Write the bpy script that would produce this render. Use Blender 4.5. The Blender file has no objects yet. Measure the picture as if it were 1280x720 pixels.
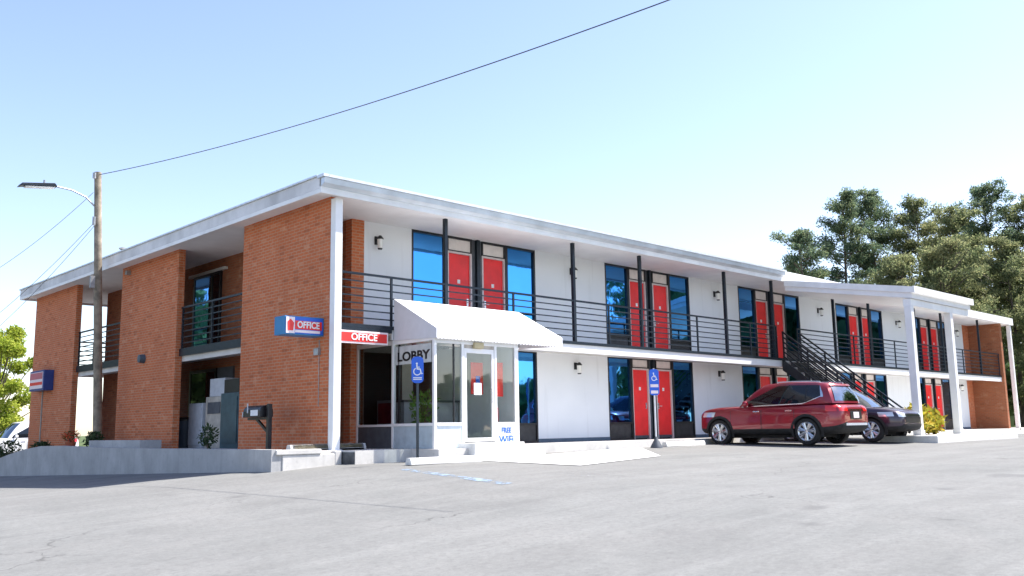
import bpy, bmesh, math, random
import numpy as np
from mathutils import Vector, Matrix
from mathutils.bvhtree import BVHTree
random.seed(7)
R = math.radians
SC = bpy.context.scene
COL = SC.collection

# ------------------------------------------------------------------ materials
MATS = {}
def newmat(name):
    m = bpy.data.materials.new(name); m.use_nodes = True
    nt = m.node_tree; b = nt.nodes['Principled BSDF']
    MATS[name] = m
    return m, nt, b
def N(nt, t, **kw):
    n = nt.nodes.new(t)
    for k, v in kw.items(): setattr(n, k, v)
    return n
def setv(b, **kw):
    for k, v in kw.items():
        k = k.replace('_', ' ')
        s = b.inputs[k]
        if isinstance(v, (tuple, list)) and len(v) == 3: v = (*v, 1)
        s.default_value = v
def ramp(nt, fac, stops):
    r = N(nt, 'ShaderNodeValToRGB'); cr = r.color_ramp
    while len(cr.elements) < len(stops): cr.elements.new(.5)
    for e, (p, c) in zip(cr.elements, stops):
        e.position = p; e.color = (*c, 1) if len(c) == 3 else c
    nt.links.new(fac, r.inputs[0]); return r.outputs[0]
def noise(nt, vec, scale, detail=4, rough=.55, dist=0):
    n = N(nt, 'ShaderNodeTexNoise')
    n.inputs['Scale'].default_value = scale; n.inputs['Detail'].default_value = detail
    n.inputs['Roughness'].default_value = rough; n.inputs['Distortion'].default_value = dist
    if vec is not None: nt.links.new(vec, n.inputs['Vector'])
    return n.outputs['Fac']
def mixc(nt, fac, a, b, mode='MIX'):
    n = N(nt, 'ShaderNodeMix', data_type='RGBA', blend_type=mode)
    for s, v in ((0, fac), (6, a), (7, b)):
        if hasattr(v, 'node'): nt.links.new(v, n.inputs[s])
        elif isinstance(v, (int, float)): n.inputs[s].default_value = v
        else: n.inputs[s].default_value = (*v, 1)
    return n.outputs[2]
def math_(nt, op, a, b=None):
    n = N(nt, 'ShaderNodeMath', operation=op)
    for i, v in enumerate((a, b)):
        if v is None: continue
        if hasattr(v, 'node'): nt.links.new(v, n.inputs[i])
        else: n.inputs[i].default_value = v
    return n.outputs[0]
def bump(nt, b, h, strength=.3, dist=.01):
    n = N(nt, 'ShaderNodeBump'); n.inputs['Strength'].default_value = strength
    n.inputs['Distance'].default_value = dist
    nt.links.new(h, n.inputs['Height']); nt.links.new(n.outputs[0], b.inputs['Normal'])
def wpos(nt):
    return N(nt, 'ShaderNodeNewGeometry').outputs['Position']
def simple(name, col, rough=.5, metal=0, var=.06, scale=6, coat=0, spec=.5, bmp=0):
    m, nt, b = newmat(name)
    setv(b, Roughness=rough, Metallic=metal, Specular_IOR_Level=spec, Coat_Weight=coat)
    p = wpos(nt)
    f = noise(nt, p, scale, 5)
    lo = tuple(max(0, c*(1-var*2)) for c in col); hi = tuple(min(1, c*(1+var*2)) for c in col)
    nt.links.new(ramp(nt, f, [(.3, lo), (.7, hi)]), b.inputs['Base Color'])
    rr = math_(nt, 'ADD', math_(nt, 'MULTIPLY', noise(nt, p, scale*2.3, 3), .16), rough-.08)
    nt.links.new(rr, b.inputs['Roughness'])
    if bmp: bump(nt, b, noise(nt, p, 60, 4), bmp, .004)
    return m

def brickmat(name, c1, c2, mort, patch):
    m, nt, b = newmat(name)
    g = wpos(nt); s = N(nt, 'ShaderNodeSeparateXYZ'); nt.links.new(g, s.inputs[0])
    u = math_(nt, 'ADD', s.outputs[0], s.outputs[1])
    c = N(nt, 'ShaderNodeCombineXYZ'); nt.links.new(u, c.inputs[0]); nt.links.new(s.outputs[2], c.inputs[1])
    br = N(nt, 'ShaderNodeTexBrick'); nt.links.new(c.outputs[0], br.inputs['Vector'])
    for k, v in dict(Scale=1, Mortar_Size=.011, Mortar_Smooth=.2, Brick_Width=.21, Row_Height=.0715, Bias=-.1).items():
        br.inputs[k.replace('_', ' ')].default_value = v
    br.inputs['Color1'].default_value = (*c1, 1); br.inputs['Color2'].default_value = (*c2, 1); br.inputs['Mortar'].default_value = (*mort, 1)
    n1 = noise(nt, g, .9, 5, .6)
    col = mixc(nt, ramp(nt, n1, [(.35, (0, 0, 0)), (.75, (1, 1, 1))]), br.outputs[0], tuple(x*.62 for x in c1), 'MIX')
    col = mixc(nt, .45, br.outputs[0], col)
    n2 = noise(nt, g, 2.7, 6, .7)
    col = mixc(nt, ramp(nt, n2, [(.56, (0, 0, 0)), (.72, (.6, .6, .6))]), col, patch)
    # single paler and darker bricks
    vo = N(nt, 'ShaderNodeTexWhiteNoise', noise_dimensions='2D')
    fl = N(nt, 'ShaderNodeVectorMath', operation='FLOOR'); sc = N(nt, 'ShaderNodeVectorMath', operation='MULTIPLY')
    sc.inputs[1].default_value = (1/.21, 1/.0715, 1)
    nt.links.new(c.outputs[0], sc.inputs[0]); nt.links.new(sc.outputs[0], fl.inputs[0]); nt.links.new(fl.outputs[0], vo.inputs['Vector'])
    col = mixc(nt, ramp(nt, vo.outputs['Value'], [(.965, (0, 0, 0)), (.98, (.3, .3, .3))]), col, patch)
    col = mixc(nt, ramp(nt, vo.outputs['Value'], [(.05, (.4, .4, .4)), (.06, (0, 0, 0))]), col, tuple(x*.5 for x in c2))
    nt.links.new(col, b.inputs['Base Color']); setv(b, Roughness=.85)
    inv = math_(nt, 'SUBTRACT', 1, br.outputs['Fac'])
    bump(nt, b, math_(nt, 'ADD', inv, math_(nt, 'MULTIPLY', noise(nt, g, 40, 4), .5)), .5, .006)
    return m
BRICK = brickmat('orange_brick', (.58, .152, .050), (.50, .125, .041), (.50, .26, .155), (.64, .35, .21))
BRICKD = brickmat('shaded_brick', (.36, .11, .042), (.28, .08, .032), (.27, .14, .08), (.42, .24, .14))  # brick colour darkened to carry the shade on inner and end walls

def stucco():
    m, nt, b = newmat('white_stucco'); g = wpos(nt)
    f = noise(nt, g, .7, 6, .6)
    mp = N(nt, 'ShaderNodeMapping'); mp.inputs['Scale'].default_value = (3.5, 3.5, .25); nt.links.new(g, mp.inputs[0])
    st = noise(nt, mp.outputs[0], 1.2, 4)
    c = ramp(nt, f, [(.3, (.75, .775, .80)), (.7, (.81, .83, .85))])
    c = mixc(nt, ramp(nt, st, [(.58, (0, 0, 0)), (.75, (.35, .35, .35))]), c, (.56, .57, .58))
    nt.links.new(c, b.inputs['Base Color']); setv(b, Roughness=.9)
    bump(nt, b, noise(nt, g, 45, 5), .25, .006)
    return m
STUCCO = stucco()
WHITE = simple('white_paint', (.8, .8, .8), .45, var=.025, scale=3)
FASCIA = simple('white_fascia', (.8, .8, .79), .5, var=.05, scale=1.6)
GUTTER = simple('grey_gutter', (.56, .61, .66), .35, .3, var=.09, scale=1.4)
SOFFIT = simple('soffit', (.82, .81, .80), .8, var=.03, scale=1.5)
DECKM = simple('slab_concrete', (.62, .60, .57), .85, var=.06, scale=2)
DARK = simple('dark_steel', (.010, .018, .028), .4, .2, var=.15, scale=8)
BLACK = simple('black_paint', (.012, .013, .016), .35, var=.2)
CHAR = simple('charcoal_panel', (.075, .085, .1), .5, var=.1)
PANEL = simple('brown_spandrel', (.03, .03, .032), .5, var=.2)
RED = simple('red_door', (.82, .02, .022), .42, var=.06, scale=2.5)
CREAM = simple('cream_transom', (.76, .71, .68), .6, var=.04)
JAMB = simple('pale_jamb', (.62, .55, .55), .5, var=.04)
CHROME = simple('chrome', (.75, .75, .77), .15, 1, var=.03)
SILV = simple('silver_alloy', (.62, .63, .65), .28, .9, var=.04)
RUBBER = simple('rubber', (.014, .014, .015), .8, var=.2)
GALV = simple('galvanised', (.34, .35, .36), .45, .6, var=.12)
TEAL = simple('teal_metal', (.04, .085, .105), .4, .1, var=.1)
GREYM = simple('grey_enamel', (.5, .52, .56), .45, var=.06)
BEIGE = simple('beige_metal', (.42, .38, .33), .6, var=.1)
BLUE = simple('sign_blue', (.02, .12, .62), .4, var=.04)
BLUES = simple('cabinet_blue', (.02, .19, .42), .4, var=.05)
REDS = simple('sign_red', (.78, .035, .03), .4, var=.04)
PINKS = simple('sign_pale', (.82, .72, .74), .4, var=.02)
WOODP = simple('pole_wood', (.24, .2, .15), .85, var=.2, scale=5, bmp=.4)
BARK = simple('bark', (.11, .085, .065), .9, var=.3, scale=3)
POT = simple('terracotta', (.35, .09, .04), .8, var=.1)
SOIL = simple('soil', (.07, .05, .035), .95, var=.3)
INT = simple('beige_interior', (.74, .72, .66), .8, var=.04)
TILEF = simple('lobby_floor', (.55, .52, .47), .4, var=.08)
LINEB = simple('faded_blue_paint', (.36, .43, .50), .8, var=.15, scale=5)
FROST = simple('lamp_glass', (.85, .85, .82), .25, var=.02)
YELL = simple('faded_yellow_paint', (.62, .52, .26), .8, var=.15, scale=6)
CANVAS = simple('white_canvas', (.82, .82, .84), .75, var=.02, scale=2)

def wornpaint(name, col, thr):
    m, nt, b = newmat(name); g = wpos(nt); setv(b, Base_Color=col, Roughness=.85)
    f = math_(nt, 'ADD', math_(nt, 'MULTIPLY', noise(nt, g, 9, 6, .7), .6), math_(nt, 'MULTIPLY', noise(nt, g, 1.3, 4), .4))
    nt.links.new(ramp(nt, f, [(thr-.05, (0, 0, 0)), (thr+.05, (1, 1, 1))]), b.inputs['Alpha'])
    return m
def concrete(name, col, sc=1.5, joints=0):
    m, nt, b = newmat(name); g = wpos(nt)
    f = noise(nt, g, sc, 7, .65)
    c = ramp(nt, f, [(.25, tuple(x*.72 for x in col)), (.75, tuple(min(1, x*1.14) for x in col))])
    n2 = noise(nt, g, sc*6, 6, .7)
    c = mixc(nt, ramp(nt, n2, [(.58, (0, 0, 0)), (.74, (.5, .5, .5))]), c, tuple(x*.55 for x in col))
    mp = N(nt, 'ShaderNodeMapping'); mp.inputs['Scale'].default_value = (5, 5, .4); nt.links.new(g, mp.inputs[0])
    st = noise(nt, mp.outputs[0], 1.4, 5)
    c = mixc(nt, ramp(nt, st, [(.55, (0, 0, 0)), (.8, (.45, .45, .45))]), c, tuple(x*.6 for x in col))
    nt.links.new(c, b.inputs['Base Color']); setv(b, Roughness=.9)
    bump(nt, b, noise(nt, g, 25, 6, .7), .4, .008)
    return m
CONC = concrete('grey_concrete', (.42, .42, .42))
CONCL = concrete('pale_concrete', (.62, .60, .57))
KERBW = concrete('white_washed_kerb', (.74, .73, .7), 2.5)

def asphalt():
    m, nt, b = newmat('faded_asphalt'); g = wpos(nt)
    fine = noise(nt, g, 55, 6, .75); mid = noise(nt, g, 1.1, 7, .62, .4); big = noise(nt, g, .16, 5, .55, .8)
    c = ramp(nt, mid, [(.25, (.146, .149, .144)), (.55, (.172, .175, .169)), (.8, (.201, .203, .196))])
    c = mixc(nt, ramp(nt, big, [(.35, (0, 0, 0)), (.65, (.6, .6, .6))]), c, (.195, .192, .185))
    # worn traffic streaks running across the lot
    mp = N(nt, 'ShaderNodeMapping'); mp.inputs['Rotation'].default_value = (0, 0, R(38)); mp.inputs['Scale'].default_value = (.12, 1.1, 1)
    nt.links.new(g, mp.inputs[0])
    st = noise(nt, mp.outputs[0], .9, 7, .7, .6)
    c = mixc(nt, ramp(nt, st, [(.46, (0, 0, 0)), (.68, (.5, .5, .5))]), c, (.246, .249, .241))
    st2 = noise(nt, mp.outputs[0], 2.3, 7, .7, .3)
    c = mixc(nt, ramp(nt, st2, [(.53, (0, 0, 0)), (.72, (.35, .35, .35))]), c, (.12, .119, .117))
    iso = noise(nt, g, .55, 9, .72, .5)
    c = mixc(nt, ramp(nt, iso, [(.52, (0, 0, 0)), (.68, (.4, .4, .4))]), c, (.225, .222, .213))
    c = mixc(nt, ramp(nt, iso, [(.34, (.4, .4, .4)), (.46, (0, 0, 0))]), c, (.13, .129, .127))
    grit = noise(nt, g, 14, 4, .8)
    c = mixc(nt, ramp(nt, grit, [(.34, (.45, .45, .45)), (.5, (0, 0, 0))]), c, (.11, .109, .107))
    c = mixc(nt, ramp(nt, grit, [(.56, (0, 0, 0)), (.7, (.4, .4, .4))]), c, (.26, .257, .247))
    # oil spots
    oil = noise(nt, g, .75, 3, .5)
    c = mixc(nt, ramp(nt, oil, [(.68, (0, 0, 0)), (.75, (.55, .55, .55))]), c, (.1, .1, .1))
    # cracks
    wv = N(nt, 'ShaderNodeTexVoronoi', feature='DISTANCE_TO_EDGE'); wv.inputs['Scale'].default_value = .21
    dn = N(nt, 'ShaderNodeTexNoise'); dn.inputs['Scale'].default_value = 1.2; dn.inputs['Detail'].default_value = 6; nt.links.new(g, dn.inputs['Vector'])
    va = N(nt, 'ShaderNodeVectorMath', operation='MULTIPLY_ADD'); va.inputs[1].default_value = (1.5, 1.5, 0)
    nt.links.new(dn.outputs['Color'], va.inputs[0]); nt.links.new(g, va.inputs[2]); nt.links.new(va.outputs[0], wv.inputs['Vector'])
    crk = ramp(nt, wv.outputs['Distance'], [(.0012, (1, 1, 1)), (.004, (0, 0, 0))])
    gate = ramp(nt, noise(nt, g, .33, 3), [(.5, (0, 0, 0)), (.6, (.8, .8, .8))])
    cm = mixc(nt, 1, crk, gate, 'MULTIPLY')
    c = mixc(nt, cm, c, (.07, .068, .066))
    # aggregate
    c = mixc(nt, ramp(nt, fine, [(.3, (.55, .55, .55)), (.5, (0, 0, 0))]), c, (.12, .12, .12))
    c = mixc(nt, ramp(nt, fine, [(.62, (0, 0, 0)), (.75, (.5, .5, .5))]), c, (.36, .35, .34))
    # grass beyond the lot
    s = N(nt, 'ShaderNodeSeparateXYZ'); nt.links.new(g, s.inputs[0])
    far = math_(nt, 'MAXIMUM', math_(nt, 'GREATER_THAN', s.outputs[1], 46), math_(nt, 'GREATER_THAN', s.outputs[0], 58))
    far = math_(nt, 'MAXIMUM', far, math_(nt, 'LESS_THAN', s.outputs[1], -45))
    gr = ramp(nt, noise(nt, g, .5, 6), [(.3, (.05, .085, .025)), (.7, (.11, .13, .05))])
    c = mixc(nt, far, c, gr)
    nt.links.new(c, b.inputs['Base Color']); setv(b, Roughness=.9, Specular_IOR_Level=.25)
    bump(nt, b, math_(nt, 'ADD', fine, math_(nt, 'MULTIPLY', mid, .6)), .5, .006)
    return m
ASPH = asphalt()

def glassblue():
    m, nt, b = newmat('blue_film_glass'); g = wpos(nt)
    setv(b, Metallic=1, Roughness=.03)
    c = ramp(nt, noise(nt, g, .35, 3), [(.3, (.055, .27, .66)), (.7, (.07, .33, .76))])
    nt.links.new(c, b.inputs['Base Color'])
    bump(nt, b, noise(nt, g, .9, 3), .09, .05)
    return m
GLASSB = glassblue()
def glassclear(name='clear_glass', tint=(.86, .92, .9), ior=1.5):
    m, nt, b = newmat(name); nt.nodes.remove(b)
    out = nt.nodes['Material Output']
    t = N(nt, 'ShaderNodeBsdfTransparent'); t.inputs[0].default_value = (*tint, 1)
    gl = N(nt, 'ShaderNodeBsdfGlossy'); gl.inputs['Roughness'].default_value = .02
    lw = N(nt, 'ShaderNodeLayerWeight'); lw.inputs['Blend'].default_value = .5
    f0 = ((ior-1)/(ior+1))**2
    fr = math_(nt, 'ADD', math_(nt, 'MULTIPLY', math_(nt, 'POWER', lw.outputs['Facing'], 5), 1-f0), f0)
    mx = N(nt, 'ShaderNodeMixShader')
    nt.links.new(fr, mx.inputs[0]); nt.links.new(t.outputs[0], mx.inputs[1]); nt.links.new(gl.outputs[0], mx.inputs[2])
    nt.links.new(mx.outputs[0], out.inputs[0])
    return m
GLASSC = glassclear(tint=(.93, .96, .95), ior=1.75)
GLASSCAR = glassclear('tinted_car_glass', (.22, .27, .27), 1.6)
GLASSDK = simple('privacy_glass', (.008, .011, .016), .04, var=.1, spec=.6)
GLASSRF = simple('rear_screen_glass', (.30, .34, .38), .06, 1, var=.04)

def carpaint(name, col, flake=.35):
    m, nt, b = newmat(name)
    setv(b, Metallic=flake, Roughness=.32, Coat_Weight=1.0, Coat_Roughness=.04)
    c = ramp(nt, noise(nt, wpos(nt), 2, 3), [(.3, tuple(x*.94 for x in col)), (.7, tuple(x*1.05 for x in col))])
    nt.links.new(c, b.inputs['Base Color']); return m
CARRED = carpaint('dark_red_metallic', (.25, .005, .018))
CARDRK = carpaint('dark_plum_metallic', (.035, .018, .04))
CARWHT = carpaint('white_car_paint', (.75, .76, .78), 0)
LAMPRED = simple('tail_lamp_red', (.62, .02, .02), .12, var=.05, coat=1)
LAMPCLR = simple('lamp_clear', (.7, .72, .75), .08, .4, var=.05, coat=1)

def leafmat(name, stops, sc=.55, trans=.3):
    m, nt, b = newmat(name); g = wpos(nt)
    f = noise(nt, g, sc, 4, .6)
    rnd = N(nt, 'ShaderNodeNewGeometry').outputs['Random Per Island']
    fm = math_(nt, 'ADD', math_(nt, 'MULTIPLY', f, .65), math_(nt, 'MULTIPLY', rnd, .35))
    c = ramp(nt, fm, stops)
    nt.links.new(c, b.inputs['Base Color']); setv(b, Roughness=.65, Specular_IOR_Level=.25)
    tr = N(nt, 'ShaderNodeBsdfTranslucent'); nt.links.new(c, tr.inputs[0])
    mx = N(nt, 'ShaderNodeMixShader'); mx.inputs[0].default_value = trans
    nt.links.new(b.outputs[0], mx.inputs[1]); nt.links.new(tr.outputs[0], mx.inputs[2])
    nt.links.new(mx.outputs[0], nt.nodes['Material Output'].inputs[0])
    return m
PINE = leafmat('pine_needles', [(.3, (.10, .135, .065)), (.5, (.21, .24, .115)), (.7, (.38, .375, .19))], .4, .6)
PINED = leafmat('pine_needles_dark', [(.3, (.075, .13, .085)), (.55, (.17, .225, .125)), (.75, (.32, .34, .17))], .4, .6)
LIME = leafmat('spring_leaves', [(.3, (.2, .28, .03)), (.55, (.4, .46, .06)), (.75, (.58, .58, .12))], .8, .5)
SHRUB = leafmat('shrub_leaves', [(.3, (.03, .06, .025)), (.55, (.06, .1, .04)), (.75, (.13, .15, .07))], 2.5)
CROTON = leafmat('croton_leaves', [(.25, (.16, .22, .03)), (.5, (.42, .38, .04)), (.72, (.55, .36, .05)), (.85, (.4, .07, .03))], 3)
GREEN = leafmat('house_plant_leaves', [(.3, (.05, .13, .02)), (.7, (.14, .28, .05))], 4)
WOODS = leafmat('wood_leaves', [(.3, (.05, .10, .035)), (.55, (.11, .18, .06)), (.75, (.2, .25, .09))], .3, .4)

# ------------------------------------------------------------------ mesh helper
class MB:
    def __init__(s): s.v = []; s.f = []; s.m = []
    def add(s, vs, fs, mi=0):
        o = len(s.v); s.v += [tuple(v) for v in vs]; s.f += [tuple(i+o for i in f) for f in fs]; s.m += [mi]*len(fs); return s
    def box(s, x0, x1, y0, y1, z0, z1, mi=0):
        vs = [(x, y, z) for z in (z0, z1) for y in (y0, y1) for x in (x0, x1)]
        return s.add(vs, [(0, 2, 3, 1), (4, 5, 7, 6), (0, 1, 5, 4), (2, 6, 7, 3), (0, 4, 6, 2), (1, 3, 7, 5)], mi)
    def tube(s, pts, r, n=8, mi=0, cap=True):
        pts = [Vector(p) for p in pts]; rs = r if isinstance(r, (list, tuple)) else [r]*len(pts)
        vs = []; fs = []
        for i, p in enumerate(pts):
            d = (pts[min(i+1, len(pts)-1)]-pts[max(i-1, 0)]).normalized()
            a = d.cross(Vector((0, 0, 1)) if abs(d.z) < .95 else Vector((1, 0, 0))).normalized(); b = d.cross(a)
            for k in range(n):
                t = 2*math.pi*k/n; vs.append(p+(a*math.cos(t)+b*math.sin(t))*rs[i])
        for i in range(len(pts)-1):
            for k in range(n):
                k2 = (k+1) % n; fs.append((i*n+k, i*n+k2, (i+1)*n+k2, (i+1)*n+k))
        if cap: fs += [tuple(range(n))[::-1], tuple((len(pts)-1)*n+k for k in range(n))]
        return s.add(vs, fs, mi)
    def bar(s, a, b, w, h, mi=0):     # rectangular bar a->b, w sideways, h upwards
        a = Vector(a); b = Vector(b); d = (b-a).normalized()
        sd = d.cross(Vector((0, 0, 1))) if abs(d.z) < .98 else Vector((1, 0, 0)); sd.normalize(); u = sd.cross(d)
        vs = [p+sd*sx*w/2+u*su*h/2 for p in (a, b) for su in (-1, 1) for sx in (-1, 1)]
        return s.add(vs, [(0, 2, 3, 1), (4, 5, 7, 6), (0, 1, 5, 4), (2, 6, 7, 3), (0, 4, 6, 2), (1, 3, 7, 5)], mi)
    def lathe(s, prof, c=(0, 0, 0), axis='z', n=24, mi=0):
        vs = []; fs = []
        for (r, h) in prof:
            for k in range(n):
                t = 2*math.pi*k/n; a, b = r*math.cos(t), r*math.sin(t)
                p = (a, b, h) if axis == 'z' else ((a, h, b) if axis == 'y' else (h, a, b))
                vs.append(tuple(p[i]+c[i] for i in range(3)))
        for i in range(len(prof)-1):
            for k in range(n):
                k2 = (k+1) % n; fs.append((i*n+k, i*n+k2, (i+1)*n+k2, (i+1)*n+k))
        return s.add(vs, fs, mi)
    def prism(s, poly, d, mi=0):      # poly: 3d points, extruded by vector d
        n = len(poly); p = [Vector(q) for q in poly]; d = Vector(d)
        vs = p+[q+d for q in p]
        fs = [tuple(range(n))[::-1], tuple(range(n, 2*n))]+[(i, (i+1) % n, (i+1) % n+n, i+n) for i in range(n)]
        return s.add(vs, fs, mi)
    def build(s, name, mat, parent=None, off=None, bevel=0, smooth=False, fix=True):
        o0 = Vector((0, 0, 0))
        if off is not None: o0 = Vector(off)
        elif parent is not None: o0 = root_of(parent)
        me = bpy.data.meshes.new(name)
        me.from_pydata([(v[0]-o0[0], v[1]-o0[1], v[2]-o0[2]) for v in s.v], [], s.f)
        mats = mat if isinstance(mat, (list, tuple)) else [mat]
        for m in mats: me.materials.append(m)
        for p, mi in zip(me.polygons, s.m): p.material_index = mi
        if fix or bevel:
            bm = bmesh.new(); bm.from_mesh(me)
            bmesh.ops.recalc_face_normals(bm, faces=bm.faces)
            if bevel: bmesh.ops.bevel(bm, geom=bm.edges[:], offset=bevel, segments=2, profile=.5, affect='EDGES', clamp_overlap=True)
            bm.to_mesh(me); bm.free()
        if smooth:
            for p in me.polygons: p.use_smooth = True
            try: me.set_sharp_from_angle(angle=R(40))
            except Exception: pass
        o = bpy.data.objects.new(name, me); COL.objects.link(o)
        if parent is not None: o.parent = parent
        return o
ROOTS = {}
def root_of(o):
    while o.parent is not None: o = o.parent
    return Vector(ROOTS.get(o.name, (0, 0, 0)))
def thing(name, label, cat, loc=(0, 0, 0), rz=0, group=None):
    o = bpy.data.objects.new(name, None); COL.objects.link(o); o.location = loc; o.rotation_euler = (0, 0, rz)
    o.empty_display_size = .2
    ROOTS[o.name] = tuple(loc) if rz == 0 else (0, 0, 0)
    tag(o, label, cat, group); return o
def tag(o, label, cat, group=None):
    o['label'] = label; o['category'] = cat
    if group: o['group'] = group
    return o
def struct(o, kind='structure'):
    o['kind'] = kind; return o
def copy_part(o, parent, dloc=(0, 0, 0)):
    c = o.copy(); COL.objects.link(c); c.parent = parent; c.location = Vector(o.location)+Vector(dloc)
    for ch in list(o.children):
        copy_part(ch, c)
    return c
def copy_thing(o, loc, rz=None, label=None):
    c = o.copy(); COL.objects.link(c); c.location = loc
    if rz is not None: c.rotation_euler = (0, 0, rz)
    if label: c['label'] = label
    for ch in list(o.children): copy_part(ch, c)
    return c
def text(name, body, size, mat, parent, M, depth=.004, xs=1.0, bold=0.0):
    cu = bpy.data.curves.new(name, 'FONT'); cu.body = body; cu.size = size; cu.extrude = depth; cu.align_x = 'CENTER'; cu.align_y = 'CENTER'; cu.offset = bold
    tmp = bpy.data.objects.new(name, cu); COL.objects.link(tmp)
    dg = bpy.context.evaluated_depsgraph_get(); me = bpy.data.meshes.new_from_object(tmp.evaluated_get(dg))
    bpy.data.objects.remove(tmp); me.name = name
    me.transform(Matrix.Diagonal((xs, 1, 1, 1)))
    off = root_of(parent); me.transform(Matrix.Translation(-off) @ M)
    me.materials.clear(); me.materials.append(mat)
    o = bpy.data.objects.new(name, me); COL.objects.link(o); o.parent = parent
    return o
def face_my(x, y, z):   # text facing -Y
    return Matrix.Translation((x, y, z)) @ Matrix.Rotation(R(90), 4, 'X')
def face_mx(x, y, z):   # text facing -X
    return Matrix.Translation((x, y, z)) @ Matrix.Rotation(R(-90), 4, 'Z') @ Matrix.Rotation(R(90), 4, 'X')

# ------------------------------------------------------------------ ground
def gz(x, y):
    a = -.27
    a += .008*min(x, 20) if x > 0 else .06*max(x, -14)
    if y < -1: a -= .025*min(-1-y, 18)
    if y > 0:
        k = min(max((1-x)/1.5, 0), 1)
        if y > 20: k = max(k, min((y-20)/6, 1)*min(max((20-x)/8, 0), 1))
        a -= .03*min(y, 18)*k
    return a
def axis(lo, hi, step, far):
    a = list(np.arange(lo, hi+1e-6, step)); d = step
    up = hi; dn = lo; A = a[:]
    while up < far:
        d *= 1.5; up += d; dn -= d; A.append(up); A.insert(0, dn)
    return A
xs = axis(-22, 30, .5, 2500); ys = axis(-24, 30, .5, 2500)
b = MB(); b.v = [(x, y, gz(x, y)) for y in ys for x in xs]; nx = len(xs)
b.f = [(j*nx+i, j*nx+i+1, (j+1)*nx+i+1, (j+1)*nx+i) for j in range(len(ys)-1) for i in range(nx-1)]; b.m = [0]*len(b.f)
struct(b.build('ground', ASPH, smooth=True, fix=False))

def drape(name, poly, mat, dz=.006, n=14):
    """thin sheet on the ground: quad poly (4 xy corners) subdivided and lifted by dz"""
    P = [Vector((p[0], p[1], 0)) for p in poly]; m = MB(); vs = []
    for j in range(n+1):
        for i in range(n+1):
            u, v = i/n, j/n; p = (P[0]*(1-u)+P[1]*u)*(1-v)+(P[3]*(1-u)+P[2]*u)*v
            vs.append((p.x, p.y, gz(p.x, p.y)+dz))
    m.add(vs, [(j*(n+1)+i, j*(n+1)+i+1, (j+1)*(n+1)+i+1, (j+1)*(n+1)+i) for j in range(n) for i in range(n)])
    return m.build(name, mat, fix=False)

# ------------------------------------------------------------------ motel
D = 1.43; ZS = 2.63; ZC = 5.34; XE = 40.0; YE = 19.5
L_ = [3.27, 10.65, 18.02, 25.39, 32.76]; W_ = 4.36
motel = thing('motel_building', 'two-storey white and brick motel with flat white roof, blue windows and red doors', 'motel', (0, 0, 0))
# front stucco walls between the bays, both storeys, above and below
spans = [1.85]+[q for l in L_ for q in (l, l+W_)]+[39.2]
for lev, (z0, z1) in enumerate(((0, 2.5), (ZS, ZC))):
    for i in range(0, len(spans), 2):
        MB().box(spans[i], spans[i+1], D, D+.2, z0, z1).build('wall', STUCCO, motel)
m = MB()
for l in L_: m.box(l, l+W_, D+.002, D+.2, 2.5, ZS)
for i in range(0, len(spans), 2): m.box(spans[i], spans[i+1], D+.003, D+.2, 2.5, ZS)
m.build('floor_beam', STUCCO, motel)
# brick: block side, returns, end walls, screens
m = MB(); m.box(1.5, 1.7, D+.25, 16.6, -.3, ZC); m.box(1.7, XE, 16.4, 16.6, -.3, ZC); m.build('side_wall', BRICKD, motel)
MB().box(1.5, 1.85, D-.004, D+.25, -.1, ZC).build('brick_return', BRICK, motel)
MB().box(39.2, XE, D-.004, D+.25, -.1, ZC).build('brick_return', BRICK, motel)
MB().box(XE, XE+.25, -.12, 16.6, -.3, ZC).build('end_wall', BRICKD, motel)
for (y0, y1) in ((0, 3.81), (7.43, 11.34), (15.2, 19.36)):
    MB().box(0, .18, y0, y1, -.25 if y0 < 15 else -1.0, ZC).build('brick_screen_wall', BRICK, motel)
# floor slabs
def slab(x0, x1, y0, y1, name='balcony_slab'):
    return MB().box(x0, x1, y0, y1, 2.47, 2.615).build(name, DECKM, motel)
slab(1.5, XE, .06, D); slab(.18, 1.5, .06, 16.6); slab(.18, 14, 16.6, 18.2)
MB().box(1.62, XE, .0, .06, 2.36, 2.575).build('slab_fascia', WHITE, motel)
m = MB(); m.box(.18, XE, -.03, .055, 2.577, 2.655)
m.box(.18, 1.6, -.028, .058, 2.50, 2.576)
m.build('edge_angle', DARK, motel)
for (y0, y1) in ((3.81, 7.43), (11.34, 15.2)):
    MB().box(.1, .178, y0, y1, 2.44, 2.64).build('edge_angle', DARK, motel)
    MB().box(.185, .3, y0, y1, 2.30, 2.468).build('slab_fascia', DECKM, motel)
# roof
rf = MB().box(-.44, XE+1.2, -.34, YE+.05, ZC, 5.58).build('roof', SOFFIT, motel)
m = MB(); m.box(-.5, 18.0, -.4, -.342, 5.27, 5.40); m.build('fascia', FASCIA, rf)
m = MB(); m.box(18.0, XE+1.26, -.4, -.342, 5.29, 5.64); m.box(XE+1.202, XE+1.26, -.34, YE+.1, 5.29, 5.64); m.build('fascia', WHITE, rf)
m = MB(); m.box(-.5, -.442, -.34, YE+.1, 5.27, 5.36); m.box(-.5, -.442, -.34, YE+.1, 5.363, 5.62, 1); m.box(-.44, XE, YE+.052, YE+.1, 5.27, 5.62)
m.build('fascia', [FASCIA, simple('shaded_weathered_fascia', (.62, .61, .61), .6, var=.12, scale=1.1)], rf)  # grey holds the left eave's shade along with weathering
m = MB(); m.prism([(-.5, -.403, 5.40), (-.5, -.52, 5.46), (-.5, -.54, 5.575), (-.5, -.403, 5.575)], (18.45, 0, 0)); m.build('gutter', GUTTER, rf)
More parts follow.
